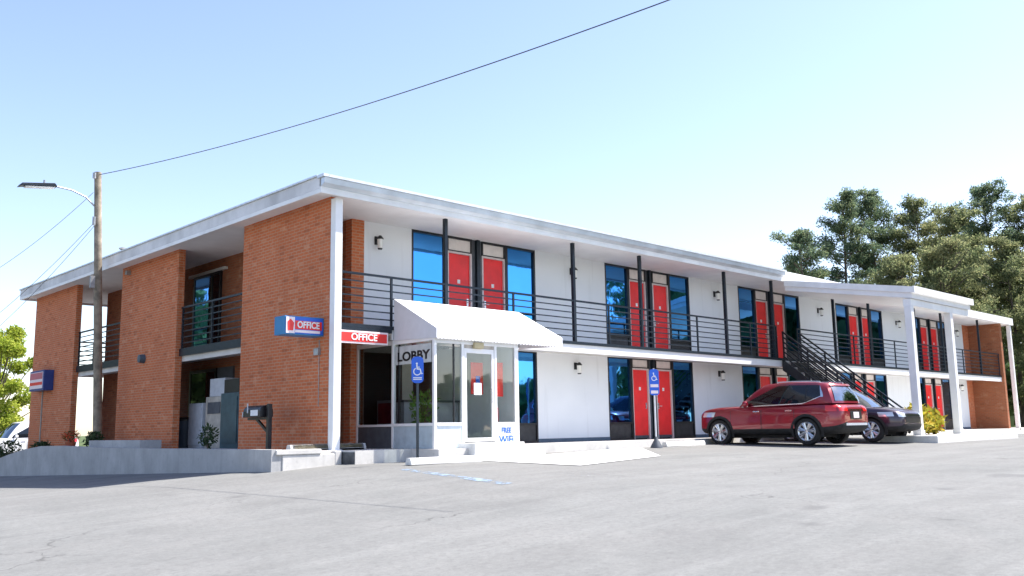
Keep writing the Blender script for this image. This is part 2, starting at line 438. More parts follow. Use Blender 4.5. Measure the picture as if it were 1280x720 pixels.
m = MB(); m.box(-.54, 18.0, -.56, -.3, 5.582, 5.64); m.box(-.54, -.38, -.295, YE+.12, 5.625, 5.66); m.build('drip_edge', simple('drip_edge_metal', (.62, .66, .7), .35, .2), rf)
for (x, y, h) in ((-.2, 10.9, .22), (-.15, 12.6, .15)):
    m = MB(); m.tube([(x, y, 5.58), (x, y, 5.62+h)], .06); m.lathe([(.1, 5.62+h), (.12, 5.66+h), (.0, 5.7+h)], (x, y, 0), n=12); m.build('vent_pipe', GALV, rf)
for (x, y) in ((33.5, 3), (36.8, 1.2)):
    m = MB(); m.tube([(x, y, 5.58), (x, y, 5.9)], .12); m.lathe([(.24, 5.9), (.26, 6.0), (.18, 6.12), (0, 6.16)], (x, y, 0), n=16); m.build('vent_pipe', WHITE, rf, smooth=True)
for (x, y) in ((22.9, 1.5), (24.3, 1.5)):
    MB().tube([(x, y, 5.58), (x, y, 6.0)], .05).build('vent_pipe', WHITE, rf)
# corner post (white box column) with base
m = MB(); m.box(-.03, .15, -.235, -.055, -.12, 5.27); m.box(-.06, .18, -.26, -.03, -.2, .02); m.build('corner_post', WHITE, motel, bevel=.008)
MB().box(XE+1.0, XE+1.18, -.3, -.12, -.15, 5.29).build('corner_post', WHITE, motel, bevel=.008)
# steel posts on the balcony edge
for x in (3.2, 7.68, 10.58, 15.0, 17.94, 22.4, 25.4, 29.85, 32.8, 37.4):
    MB().box(x-.045, x+.045, .0, .09, 2.657, ZC).build('balcony_post', DARK, motel, bevel=.006)
# --- bay kit: window, door, centre panel (local origin at bay left, wall plane, floor)
def make_window(x0, x1, H, pan):
    f = MB(); w = .055
    f.box(x0, x0+w, -.035, .1, 0, H); f.box(x1-w, x1, -.035, .1, 0, H)
    f.box(x0+w, x1-w, -.035, .1, 0, .06); f.box(x0+w, x1-w, -.035, .1, H-.06, H); f.box(x0+w, x1-w, -.03, .1, pan-.03, pan+.03)
    o = f.build('window', BLACK, None, off=(0, 0, 0)); o.parent = motel
    p = MB().box(x0+w, x1-w, .02, .05, pan+.03, H-.06).build('pane', GLASSB, o, off=(0, 0, 0))
    p = MB().box(x0+w, x1-w, .0, .05, .06, pan-.03).build('spandrel', PANEL, o, off=(0, 0, 0))
    return o
def make_door(x0, x1, H, hs):
    T = 2.13 if H < 2.6 else 2.27
    d = MB().box(x0+.05, x1-.05, .03, .08, .03, T).build('door', RED, None, off=(0, 0, 0), bevel=.004); d.parent = motel
    f = MB(); f.box(x0, x0+.05, -.02, .1, 0, T+.05); f.box(x1-.05, x1, -.02, .1, 0, T+.05); f.box(x0+.05, x1-.05, -.02, .1, T, T+.05)
    f.build('door_frame', JAMB, d, off=(0, 0, 0))
    hx = x1-.13 if hs > 0 else x0+.13
    h = MB(); h.box(hx-.03, hx+.03, .015, .03, .93, 1.12); h.tube([(hx, .03, 1.02), (hx, -.035, 1.02), (hx-.1*hs, -.04, 1.02)], .012); h.build('handle', SILV, d, off=(0, 0, 0))
    MB().box((x0+x1)/2-.045, (x0+x1)/2+.045, .022, .03, 1.50, 1.60).build('number_plate', WHITE, d, off=(0, 0, 0))
    MB().box(x0+.06, x1-.06, .02, .03, .03, .12).build('kick_plate', CHAR, d, off=(0, 0, 0))
    return d
def make_transom(x0, x1, H):
    T = 2.18 if H < 2.6 else 2.32
    m = MB(); m.box(x0+.04, x1-.04, .0, .06, T+.03, H-.06)
    o = m.build('transom_panel', CREAM, None, off=(0, 0, 0)); o.parent = motel
    m = MB(); m.box(x0, x1, -.03, .1, H-.055, H); m.box(x0, x0+.04, -.03, .1, T, H-.055); m.box(x1-.04, x1, -.03, .1, T, H-.055); m.box(x0+.04, x1-.04, -.025, .1, T+.002, T+.03)
    m.build('frame', BLACK, o, off=(0, 0, 0)); return o
def make_centre(H):
    m = MB(); m.box(2.0, 2.36, .0, .09, 0, H); o = m.build('centre_panel', CHAR, None, off=(0, 0, 0)); o.parent = motel
    m = MB(); m.box(2.13, 2.23, -.09, -.002, 0, H); m.build('mullion', DARK, o, off=(0, 0, 0)); return o
proto = []
for H in (2.5, ZC-ZS):
    proto.append([make_window(0, 1.12, H, .5), make_window(3.24, 4.36, H, .5), make_door(1.16, 2.0, H, 1), make_door(2.36, 3.2, H, -1),
                  make_transom(1.16, 2.0, H), make_transom(2.36, 3.2, H), make_centre(H)])
for lev in (0, 1):
    base = Vector((0, D+.03, ZS if lev else 0))
    for i, l in enumerate(L_):
        for j, p in enumerate(proto[lev]):
            if lev == 0 and i == 0 and j == 0: continue
            if i == 4: continue
            copy_part(p, motel, base+Vector((l, 0, 0)))
    for j, p in enumerate(proto[lev]):
        p.location = base+Vector((L_[4], 0, 0))
for l in L_:
    m = MB()
    for z0, z1 in ((0, 2.5), (ZS, ZC)): m.box(l+1.12, l+1.16, D-.01, D+.2, z0, z1); m.box(l+3.2, l+3.24, D-.01, D+.2, z0, z1); m.box(l, l+W_, D+.15, D+.2, z0, z1)
    m.build('bay_backing', BLACK, motel)
# dark strip painting the walkway's shade along the wall foot
FOOTSHADE = simple('foot_shade_tone', (.08, .12, .17), .6)
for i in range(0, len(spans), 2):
    MB().box(spans[i], spans[i+1], D-.012, D-.001, 0, .1).build('foot_shade_strip', FOOTSHADE, motel)
# sliding window with lintel on the left upper gallery
w = MB(); w.box(1.44, 1.5, 7.9, 7.98, 2.68, 4.98); w.box(1.44, 1.5, 8.42, 8.5, 2.68, 4.98); w.box(1.44, 1.5, 9.55, 9.63, 2.68, 4.98); w.box(1.44, 1.5, 7.98, 9.55, 4.9, 4.98)
wo = w.build('window', BLACK, motel)
MB().box(1.46, 1.49, 8.5, 9.55, 2.68, 4.9).build('pane', GLASSB, wo)
MB().box(1.46, 1.49, 7.98, 8.42, 2.68, 4.9).build('pane', GLASSDK, wo)
MB().box(1.40, 1.5, 7.6, 9.9, 4.98, 5.06).build('lintel', DECKM, motel)
w = MB(); w.box(1.44, 1.5, 8.0, 8.08, 0, 2.2); w.box(1.44, 1.5, 9.6, 9.68, 0, 2.2); w.box(1.44, 1.5, 8.08, 9.6, 2.12, 2.2)
wo = w.build('window', BLACK, motel); MB().box(1.46, 1.49, 8.08, 9.6, 0.05, 2.12).build('pane', GLASSDK, wo)
MB().box(1.44, 1.5, 7.0, 7.9, 0, 2.2).build('door', CHAR, motel)
m = MB(); m.tube([(-.012, .35, 2.3), (-.012, .35, .9)], .007)
m.box(-.07, 0, .3, .48, 1.98, 2.12); m.build('conduit_box', GALV, motel)
m = MB(); m.lathe([(0, -.16), (.11, -.15), (.13, -.02), (.13, 0)], (0, 9.48, 2.5), axis='x', n=16); m.build('round_lamp', simple('lamp_housing', (.06, .09, .12), .4), motel, smooth=True)
m = MB(); m.box(-.12, 0, 10.72, 10.86, 5.08, 5.2); m.build('junction_box', GALV, motel)
MB().box(-.03, 0, 18.0, 18.06, 0, 2.0).build('conduit_box', GALV, motel)

# ------------------------------------------------------------------ walkways / kerbs / retaining wall
m = MB(); m.box(.1, 1.5, -.85, 0, -.5, 0); m.box(1.5, 4.6, -1.75, 0, -.5, -.003); m.box(4.6, 46, -.3, 0, -.5, -.002); m.box(.18, 46, 0, 1.6, -.5, -.004)
m.box(-1.3, .17, -.3, 13.2, -1.4, .012); m.box(.19, 1.5, 1.6, 19.7, -1.2, .008)
struct(m.build('sidewalk', CONCL))
# retaining wall along the left side, top follows the photo
prof = [(-.42, .06), (.4, .06), (4, .06), (8, .07), (11.5, .11), (13, .10), (14.5, .0), (16, -.16), (18, -.42), (20.5, -.62), (24, -.8)]
m = MB(); xo = -1.52
vs = []; fs = []
for y, z in prof:
    vs += [(xo, y, -1.8), (xo+.02, y, z), (xo+.24, y, z), (xo+.24, y, -1.8)]
for i in range(len(prof)-1):
    for k in range(4): fs.append((i*4+k, i*4+(k+1) % 4, (i+1)*4+(k+1) % 4, (i+1)*4+k))
fs += [(0, 1, 2, 3), tuple(len(vs)-4+k for k in (3, 2, 1, 0))]
m.add(vs, fs)
tag(m.build('retaining_wall', CONC), 'low grey concrete retaining wall below the brick side of the motel', 'retaining wall')
m = MB(); m.box(xo+.245, -.1, -.44, -.302, -.7, -.05); m.box(xo+.1, -.42, -.46, -.31, -.048, .05)
m.box(-.098, .06, -.44, -.302, -.7, .0)
tag(m.build('concrete_kerb', CONCL, bevel=.015), 'pale broken concrete kerb ledge at the brick corner', 'kerb')
m = MB(); m.box(.085, .13, -.84, -.31, -.34, -.03)  # thin sheet coloured dark as the shade on the walkway's end face
tag(m.build('walk_end_shade', simple('walk_shade_tone', (.09, .095, .1), .8, var=.2)), 'thin dark sheet painting shade on the walkway end by the white corner post', 'step')
def bedz(y): return .0 if y < 13.2 else max(-.62, -.06-.085*(y-13.2))
m = MB(); vs = []
for k in range(13):
    y = 13.2+k*.7; vs += [(-1.3, y, bedz(y)), (.6, y, bedz(y)+.02)]
m.add(vs, [(2*i, 2*i+1, 2*i+3, 2*i+2) for i in range(12)])
struct(m.build('planting_bed', SOIL))
# door ramp and blue paint on the lot
drape_poly = [(3.4, -1.75), (10.2, -.3), (7.1, -3.7), (2.7, -4.6)]
struct(drape('concrete_apron', [(2.5, -1.76), (9.8, -.31), (6.4, -3.6), (2.7, -4.5)], concrete('white_apron', (.72, .72, .71), 1.2), .012))
struct(drape('parking_line', [(-.2, -2.7), (.0, -2.66), (-.62, -6.1), (-.84, -6.1)], wornpaint('worn_blue_paint', (.24, .32, .42), .52), .005))
struct(drape('parking_line', [(1.6, -4.9), (2.3, -4.7), (.8, -6.9), (-.1, -6.9)], wornpaint('worn_white_paint', (.34, .34, .34), .60), .005))
def wheel_stop(x, y, rz, ln, mat, label, holes=True):
    t = thing('wheel_stop', label, 'wheel stop', (x, y, gz(x, y)), rz, 'concrete wheel stops by the walkway')
    m = MB(); n = 8
    prof = [(-.09, 0), (-.09, .05), (-.055, .135), (.055, .135), (.09, .05), (.09, 0)]
    m.prism([(-ln/2, p[0], p[1]) for p in prof], (ln, 0, 0)); m.build('block', mat, t, bevel=.008)
    m = MB()
    for k in (-.32, .32): m.lathe([(.0, .137), (.018, .137), (.018, .142), (0, .142)], (k*ln, 0, 0), n=8)
    m.build('anchor_pin', GALV, t)
    return t
wheel_stop(1.5, -1.95, R(2), 1.9, KERBW, 'white wheel stop on the ground in front of the lobby side window')
wheel_stop(8.9, -.75, R(0), 1.6, YELL, 'faded yellowish wheel stop left of the grey signpost foot')
wheel_stop(11.3, -.75, R(1), 1.9, KERBW, 'white wheel stop between the signpost foot and the red car')
wheel_stop(13.7, -.72, R(0), 1.7, CONC, 'grey wheel stop under the nose of the red car')
wheel_stop(34.0, -1.6, R(0), 1.8, CONC, 'small far wheel stop before the brick end wall')

# ------------------------------------------------------------------ railings
def railing(name_lbl, p0, p1, z0, posts, n=7, h=1.1, r=.016):
    p0 = Vector((*p0, z0)); p1 = Vector((*p1, z0))
    t = thing('balcony_railing', name_lbl, 'railing', p0, 0, 'dark steel balcony railings')
    for k in range(n):
        z = .14+(h-.14)*k/(n-1); m = MB()
        a = p0+Vector((0, 0, z)); c = p1+Vector((0, 0, z))
        if k == n-1: m.bar(a, c, .05, .045)
        else: m.bar(a, c, .018, .028)
        m.build('rail', DARK, t)
    for f in posts:
        q = p0.lerp(p1, f); MB().box(q.x-.024, q.x+.024, q.y-.02, q.y+.02, z0, z0+h+.01).build('post', DARK, t)
    return t
def fr(x0, x1, L): return [(x-x0)/(x1-x0) for x in L]
railing('long dark steel railing along the front balcony left of the stairs', (.2, .03), (18.1, .03), 2.657, fr(.2, 18.1, [.22, 1.62, 5.4, 9.1, 13.35, 16.4, 18.08]))
railing('dark steel railing along the front balcony right of the stairs', (19.5, .03), (39.95, .03), 2.657, fr(19.5, 39.95, [19.53, 23.9, 27.6, 31.2, 35.1, 39.9]))
railing('dark steel railing in the opening between the two near brick panels', (.14, 3.82), (.14, 7.42), 2.64, [.02, .5, .98])
railing('dark steel railing in the opening between the two far brick panels', (.14, 11.35), (.14, 15.19), 2.64, [.02, .5, .98])
railing('far railing at the back gallery seen against the sky', (.25, 18.15), (12, 18.15), 2.62, [.01, .12, .25, .5, .75, .99])

# ------------------------------------------------------------------ wall lights
def wall_light(x, z, label, proto=None):
    if proto: return copy_thing(proto, (x, D, z), label=label)
    t = thing('wall_light', label, 'wall light', (x, D, z), 0, 'black lantern wall lights')
    m = MB(); m.box(x-.05, x+.05, D-.025, D, z-.06, z+.14); m.bar((x, D-.02, z+.1), (x, D-.16, z+.12), .03, .03)
    m.lathe([(0, z+.14), (.03, z+.14), (.085, z+.07), (.085, z+.05), (.0, z+.05)], (x, D-.16, 0), n=12)
    m.lathe([(0, z-.2), (.05, z-.2), (.06, z-.17), (0, z-.17)], (x, D-.16, 0), n=12); m.build('lantern_body', BLACK, t)
    m = MB(); m.lathe([(.0, z-.168), (.06, z-.168), (.072, z+.048), (0, z+.048)], (x, D-.16, 0), n=12); m.build('lantern_glass', FROST, t, smooth=True)
    return t
WL = wall_light(2.2, 4.86, 'upper black lantern light next to the brick strip above the awning')
for x, z, lb in ((9.12, 4.86, 'upper black lantern light between first and second pair of upper doors'), (16.5, 4.86, 'upper black lantern light between second and third pair of upper doors'),
                 (23.87, 4.86, 'upper black lantern light above the stair railing'), (31.2, 4.86, 'upper black lantern light just left of the tall white portico column'), (38.1, 4.86, 'upper lantern light beside the far brick end wall'),
                 (9.2, 2.1, 'lower black lantern light on white wall right of the awning'), (16.56, 2.1, 'lower black lantern light on white wall above the red car bonnet'), (38.1, 2.1, 'lower lantern light beside the far brick end wall')):
    wall_light(x, z, lb, WL)

# ------------------------------------------------------------------ lobby
X0, X1, YF, HB = 1.66, 4.12, -1.42, .72
SB = .47
lob = thing('lobby_entrance', 'white framed glass lobby entrance under the white awning', 'lobby', (X0, YF, 0))
p = .07
m = MB()
for (x, y) in ((X0, YF), (X0, .0), (X0, D-.08), (2.42, YF), (3.38, YF), (X1-.12, YF)):
    m.box(x, x+(p if x < 3.9 else .12), y, y+p, 0.0, 2.35)
m.box(X0+.004, X0+p-.004, YF+p, D-.08, 2.25, 2.349); m.box(X0+p, X1-.12, YF+.004, YF+p-.004, 2.2, 2.349)
m.box(X0-.012, X0+p+.012, YF+p, -.0, SB, SB+.06); m.box(X0-.006, X0+p-.006, p, D-.08, SB, SB+.05)
m.box(X0+p, 2.42, YF-.012, YF+p+.012, SB, SB+.06); m.box(3.38+p, X1-.12, YF-.012, YF+p+.012, SB, SB+.06)
m.build('frame', WHITE, lob, bevel=.006)
m = MB(); m.box(X0+.012, X0+.05, YF+p, 0, 0, SB); m.build('base_panel', simple('shaded_blue_panel', (.42, .5, .55), .5), lob)  # deeper blue puts the side face's shade into the panel colour
MB().box(X0+.014, X0+.05, p, D-.08, 0, SB).build('base_panel', CHAR, lob)
MB().box(X0+p, 2.42, YF+.012, YF+.05, 0, SB).build('base_panel', simple('pale_blue_panel', (.55, .62, .68), .5), lob)
wf = MB().box(3.38+p, X1-.12, YF+.01, YF+.05, 0, SB).build('base_panel', WHITE, lob)
T1 = text('lettering', 'FREE', .155, BLUE, wf, face_my(3.72, YF+.006, .345), xs=.95, bold=.003)
T1 = text('lettering', 'WiFi', .24, BLUE, wf, face_my(3.72, YF+.006, .14), xs=.95, bold=.004)
# dark glazing bars and panes
m = MB(); m.box(X0+.02, X0+.055, -.19, -.15, SB+.06, 2.25); m.box(2.2, 2.235, YF+.02, YF+.05, SB+.06, 2.2); m.box(X0+.02, X0+.055, YF+p, YF+p+.04, SB+.06, 2.25)
m.build('glazing_bar', BLACK, lob)
gp = MB().box(X0+.03, X0+.042, YF+p, -.0, SB+.06, 2.25).build('pane', GLASSC, lob)
MB().box(X0+.03, X0+.042, p, D-.08, SB+.06, 2.25).build('pane', glassclear('shaded_glass', (.5, .52, .52), 1.45), lob)  # glass tint darkened to carry the shade under the balcony
MB().box(X0+p, 2.42, YF+.03, YF+.042, SB+.06, 2.2).build('pane', GLASSC, lob)
MB().box(3.38+p, X1-.12, YF+.03, YF+.042, SB+.06, 2.2).build('pane', GLASSC, lob)
st = MB().box(X0+.02, X0+.026, YF+p+.045, -.02, 1.80, 2.2).build('sign_strip', simple('pale_strip', (.5, .53, .53), .5), gp)
text('lettering', 'LOBBY', .27, BLACK, gp, face_mx(X0+.016, -.68, 1.96), xs=1.36, bold=.008)
# door
dr = MB(); dr.box(2.5, 2.57, YF+.01, YF+.06, .12, 2.12); dr.box(3.3, 3.37, YF+.01, YF+.06, .12, 2.12); dr.box(2.57, 3.3, YF+.01, YF+.06, 2.02, 2.12); dr.box(2.57, 3.3, YF+.01, YF+.06, .12, .2)
do = dr.build('door', WHITE, lob, bevel=.004)
MB().box(2.57, 3.3, YF+.03, YF+.04, .2, 2.02).build('pane', GLASSC, do)
MB().tube([(3.25, YF+.0, .95), (3.25, YF-.05, .95), (3.25, YF-.05, 1.25), (3.25, YF+.0, 1.25)], .012).build('handle', SILV, do)
MB().box(2.78, 3.0, YF+.018, YF+.024, 1.12, 1.38).build('notice', WHITE, do)
MB().box(2.49, 3.38, YF+.02, YF+.055, 2.122, 2.198).build('transom_panel', BEIGE, lob)
MB().box(2.75, 3.02, YF-.05, YF+.015, 2.13, 2.25).build('exit_lamp', simple('lamp_tan', (.5, .42, .25), .5), lob)
# right cheek wall, ceiling, floor
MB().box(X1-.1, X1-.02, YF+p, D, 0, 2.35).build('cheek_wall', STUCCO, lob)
m = MB(); m.box(X0+.0, X1, YF, -.06, 2.352, 2.45); m.build('ceiling', SOFFIT, lob)
MB().box(X0+p, X1-.1, YF+p, D, .003, .03).build('floor', TILEF, lob)
MB().box(1.85, 3.29, D-.03, D-.005, 0, 2.34).build('back_wall', INT, lob)
m = MB(); m.box(2.3, 3.75, -1.95, YF-.012, -.32, .1); struct(m.build('door_step', KERBW, bevel=.012))
MB().box(1.66, 1.69, 0.05, D-.08, 2.25, 2.34).build('header_panel', WHITE, lob)
MB().box(1.86, 2.95, D-.045, D-.031, .03, 2.2).build('dark_backing', BLACK, lob)  # black board added to darken the room behind the side panes
# lobby contents
def blades(m, c, n, h, spread, w, tilt=.6, mi=0):
    for i in range(n):
        a = random.uniform(0, 2*math.pi); ln = h*random.uniform(.6, 1.1); t = random.uniform(.15, tilt)
        d = Vector((math.cos(a)*t, math.sin(a)*t, 1)).normalized(); s = d.cross(Vector((random.uniform(-1, 1), random.uniform(-1, 1), .2))).normalized()
        o = Vector(c)+Vector((math.cos(a), math.sin(a), 0))*random.uniform(0, spread)
        mid = o+d*ln*.55; tip = o+d*ln+Vector((math.cos(a), math.sin(a), -.3))*ln*.25
        ww = w*random.uniform(.7, 1.3)
        m.add([o-s*ww*.3, o+s*ww*.3, mid+s*ww, mid-s*ww, tip], [(0, 1, 2, 3), (3, 2, 4)], mi)
def bush(name, label, cat, c, rx, ry, h, n, w, mat, group=None, pot=None, stem=True):
    t = thing(name, label, cat, c, 0, group)
    m = MB(); cx, cy, cz = c
    for i in range(n):
        u = random.random()**.5; a = random.uniform(0, 6.283); z = random.random()
        k = math.sqrt(max(0, 1-(2*z-1)**2*.8))
        q = Vector((cx+rx*u*k*math.cos(a), cy+ry*u*k*math.sin(a), cz+h*(.12+.88*z)))
        d = Vector((random.gauss(0, 1), random.gauss(0, 1), random.gauss(.4, 1))).normalized(); s = d.cross(Vector((random.gauss(0, 1), random.gauss(0, 1), random.gauss(0, 1)))).normalized()
        ww = w*random.uniform(.6, 1.4)
        m.add([q, q+d*ww+s*ww*.45, q+d*ww*2.2, q+d*ww-s*ww*.45], [(0, 1, 2, 3)])
    m.build('foliage', mat, t, fix=False)
    if stem:
        s = MB()
        for k in range(5):
            a = random.uniform(0, 6.28); s.tube([(cx, cy, cz-.02), (cx+rx*.4*math.cos(a), cy+ry*.4*math.sin(a), cz+h*.6)], [.012, .005], 5)
        s.build('stem', BARK, t)
    if pot:
        pr_, ph = pot; s = MB(); s.lathe([(0, cz-ph), (pr_*.7, cz-ph), (pr_, cz), (pr_*.85, cz), (pr_*.8, cz-.03), (0, cz-.03)], (cx, cy, 0), n=20); s.build('pot', POT, t, smooth=True)
    return t
bush('potted_plant', 'green leafy potted plant standing behind the lobby side window', 'plant', (2.0, -.62, .45), .3, .35, .75, 260, .06, GREEN, pot=(.17, .42))
t = thing('framed_poster', 'red poster in a pale frame behind the dark side glass of the lobby', 'poster', (1.78, .42, .5))
MB().box(1.75, 1.79, .1, .72, .48, 1.05).build('frame', GREYM, t); MB().box(1.735, 1.748, .16, .66, .54, .99).build('print', simple('poster_red', (.45, .03, .06), .5, var=.2), t)
t = thing('hanging_banner', 'red and blue banner inside the lobby glass door', 'banner', (3.08, YF+.3, 1.2))
MB().box(2.95, 3.3, YF+.3, YF+.32, 1.15, 1.85).build('cloth', REDS, t)
m = MB(); m.box(3.08, 3.2, YF+.288, YF+.298, 1.3, 1.55); m.build('emblem', BLUE, t)
t = thing('hanging_banner', 'narrow red banner in the sidelight right of the lobby door', 'banner', (3.6, YF+.2, .5))
MB().box(3.5, 3.78, YF+.16, YF+.18, 1.1, 1.86).build('cloth', REDS, t)
MB().box(3.5, 3.62, YF+.16, YF+.18, .55, .85).build('lower_cloth', REDS, t)
t = thing('reception_counter', 'grey reception counter seen through the lobby glass', 'counter', (2.9, .6, 0))
MB().box(2.3, 3.9, .45, 1.0, .03, 1.02).build('counter_body', GREYM, t); MB().box(2.25, 3.95, .4, 1.05, 1.022, 1.07).build('counter_top', CHAR, t)
t = thing('office_chair', 'black chair inside the lobby behind the front window', 'chair', (2.15, -.3, 0))
MB().box(2.35, 2.75, -.55, -.15, .42, .5).build('seat', BLACK, t, bevel=.02); MB().box(2.35, 2.75, -.14, -.08, .52, .95).build('backrest', BLACK, t, bevel=.02)
for dx in (2.38, 2.70):
    for dy in (-.52, -.18): MB().box(dx, dx+.03, dy, dy+.03, .03, .42).build('leg', BLACK, t)

# awning
aw = thing('awning', 'white canvas awning with shade-toned side panels over the lobby door', 'awning', (1.66, -.05, 2.3))
a0, a1 = 1.64, 5.5; yb, yf = -.045, -1.52; zt, zf, zv = 3.27, 2.5, 2.27
m = MB(); n = 10
for i in range(n):
    for j in range(4):
        def P(u, v):
            sag = -.018*math.sin(math.pi*v)*abs(math.sin(math.pi*u*5))
            return (a0+(a1-a0)*u, yb+(yf-yb)*v, zt+(zf-zt)*v+sag)
        for q in range(3):
            u0, u1 = (i+q/3)/n, (i+(q+1)/3)/n
            m.add([P(u0, j/4), P(u1, j/4), P(u1, (j+1)/4), P(u0, (j+1)/4)], [(0, 1, 2, 3)])
cv = m.build('canopy', CANVAS, aw, fix=False, smooth=True)
m = MB(); k = 40
for i in range(k):
    x0_, x1_ = a0+(a1-a0)*i/k, a0+(a1-a0)*(i+1)/k; xm = (x0_+x1_)/2
    m.add([(x0_, yf-.004, zf), (x1_, yf-.004, zf), (x1_, yf-.004, zv+.035), (xm+(x1_-x0_)*.25, yf-.006, zv+.006), (xm, yf-.007, zv), (xm-(x1_-x0_)*.25, yf-.006, zv+.006), (x0_, yf-.004, zv+.035)], [(0, 1, 2, 3, 4, 5, 6)])
m.build('valance', CANVAS, aw, fix=False)
for x in (a0, a1):
    m = MB(); m.prism([(x, yb, zt-.002), (x, yf, zf-.002), (x, yf, zv+.02), (x, yb, zv+.07)], (.012 if x == a0 else -.012, 0, 0)); m.build('side_panel', simple('shaded_canvas', (.62, .62, .66), .75, var=.02), aw)  # canvas greyed to paint shade onto the awning ends
m = MB()
for u in (0, .25, .5, .75, 1):
    x = a0+.03+(a1-a0-.06)*u; m.tube([(x, yb-.01, zv+.1), (x, yb-.01, zt-.04), (x, yf+.03, zf-.03), (x, yf+.03, zv+.05)], .014, 6)
m.tube([(a0+.03, yf+.03, zf-.04), (a1-.03, yf+.03, zf-.04)], .014, 6); m.tube([(a0+.03, yf+.03, zv+.06), (a1-.03, yf+.03, zv+.06)], .014, 6)
m.build('frame', GALV, aw)

# ------------------------------------------------------------------ signs
t = thing('office_sign', 'red and white OFFICE sign under the balcony edge beside the lobby', 'sign', (.83, -.05, 2.38))
MB().box(.2, 1.46, -.075, -.035, 2.225, 2.498).build('board', PINKS, t, bevel=.004)
m = MB(); m.box(.235, 1.425, -.082, -.0755, 2.265, 2.458); m.build('red_field', REDS, t)
text('lettering', 'OFFICE', .2, WHITE, t, face_my(.83, -.086, 2.362), xs=1.05, bold=.004)
t = thing('office_box_sign', 'blue box sign with OFFICE on a red band on the near brick panel', 'sign', (-.45, .4, 2.5))
MB().box(-.92, -.001, .2, .62, 2.36, 2.745).build('cabinet', BLUES, t, bevel=.006)
MB().box(-.9, -.03, .19, .199, 2.385, 2.72).build('face', BLUE, t)
MB().box(-.9, -.7, .182, .1895, 2.385, 2.72).build('emblem_field', PINKS, t)
m = MB(); m.prism([(-.86, .176, 2.44), (-.74, .176, 2.44), (-.72, .176, 2.60), (-.80, .176, 2.68), (-.87, .176, 2.62)], (0, .005, 0)); m.build('emblem', REDS, t)
MB().box(-.69, -.06, .182, .1895, 2.475, 2.65).build('red_band', REDS, t)
MB().box(-.69, -.1, .182, .1895, 2.405, 2.46).build('pale_stripe', PINKS, t)
text('lettering', 'OFFICE', .19, WHITE, t, face_my(-.385, .175, 2.563), xs=.86, bold=.005)
t = thing('wall_box_sign', 'small blue box sign with red and white face on the farthest brick panel', 'sign', (-.2, 17.9, 2.3))
MB().box(-.32, -.001, 17.0, 18.5, 1.93, 2.62).build('cabinet', simple('deep_blue', (.015, .05, .22), .4), t, bevel=.01)
MB().box(-.335, -.3205, 17.08, 18.42, 2.0, 2.56).build('face', PINKS, t); MB().box(-.342, -.3355, 17.1, 18.4, 2.12, 2.22).build('red_band', REDS, t)
MB().box(-.342, -.3355, 17.1, 18.4, 2.32, 2.54).build('red_band', simple('dull_red', (.5, .14, .17), .5), t)

def wheelchair(c, s, mat, parent, M):
    """white access symbol in its local xy plane, height s"""
    m = MB()
    def disc(x, y, r, r0=0, a0=0, a1=2*math.pi, n=20):
        for k in range(n):
            t0, t1 = a0+(a1-a0)*k/n, a0+(a1-a0)*(k+1)/n
            m.add([(x+r0*math.cos(t0), y+r0*math.sin(t0), 0), (x+r*math.cos(t0), y+r*math.sin(t0), 0), (x+r*math.cos(t1), y+r*math.sin(t1), 0), (x+r0*math.cos(t1), y+r0*math.sin(t1), 0)], [(0, 1, 2, 3)])
    def seg(x0, y0, x1, y1, w):
        d = Vector((x1-x0, y1-y0, 0)).normalized(); nn = Vector((-d.y, d.x, 0))*w/2
        m.add([Vector((x0, y0, 0))-nn, Vector((x1, y1, 0))-nn, Vector((x1, y1, 0))+nn, Vector((x0, y0, 0))+nn], [(0, 1, 2, 3)])
    disc(-.05*s, .42*s, .075*s); seg(-.05*s, .34*s, -.02*s, .0, .09*s); seg(-.02*s, .16*s, .16*s, .16*s, .06*s); seg(-.02*s, .02*s, .2*s, .02*s, .09*s)
    seg(.19*s, .04*s, .28*s, -.34*s, .08*s); seg(.25*s, -.33*s, .38*s, -.29*s, .06*s); disc(-.02*s, -.16*s, .29*s, .22*s, R(115), R(340))
    for i in range(len(m.v)):
        v = M @ Vector(m.v[i]); m.v[i] = tuple(v)
    return m.build('access_symbol', mat, parent, fix=False)
def access_sign(x, y, zt, zb, wd, label, hpole, extra, base, lean=0):
    g = gz(x, y); t = thing('accessible_parking_sign', label, 'parking sign', (x, y, g), 0)
    MB().box(x-.025, x+.025, y-.012, y+.012, g, zt+.02).build('post', base[1], t)
    rz = R(-38)
    def rot(bld):
        for i in range(len(bld.v)):
            v = Vector(bld.v[i])-Vector((x, y, 0)); v.rotate(Matrix.Rotation(rz, 3, 'Z')); bld.v[i] = tuple(v+Vector((x, y, 0)))
        return bld
    n = MB(); r = .085; pts = []
    for cx, cz, a in ((wd/2-r, zt-r, 0), (-wd/2+r, zt-r, 90), (-wd/2+r, zb+r, 180), (wd/2-r, zb+r, 270)):
        for k in range(5): pts.append((x+cx+r*math.cos(R(a+k*22.5)), y-.03, cz+r*math.sin(R(a+k*22.5))))
    n.prism(pts, (0, .006, 0)); pl = rot(n).build('plate', BLUE, t)
    M = Matrix.Translation((x, y, 0)) @ Matrix.Rotation(rz, 4, 'Z') @ Matrix.Translation((0, -.033, extra[0])) @ Matrix.Rotation(R(90), 4, 'X')
    wheelchair(None, extra[1], WHITE, pl, M)
    for (z0, z1, w, mt) in extra[2]:
        rot(MB().box(x-w/2, x+w/2, y-.036, y-.0315, z0, z1)).build('white_band', mt, pl)
    return t
access_sign(.78, -1.98, 1.82, 1.3, .24, 'blue accessible parking sign on a dark post before the lobby side window', 0, (1.57, .27, [(1.365, 1.385, .17, WHITE), (1.40, 1.415, .17, WHITE)]), (0, DARK))
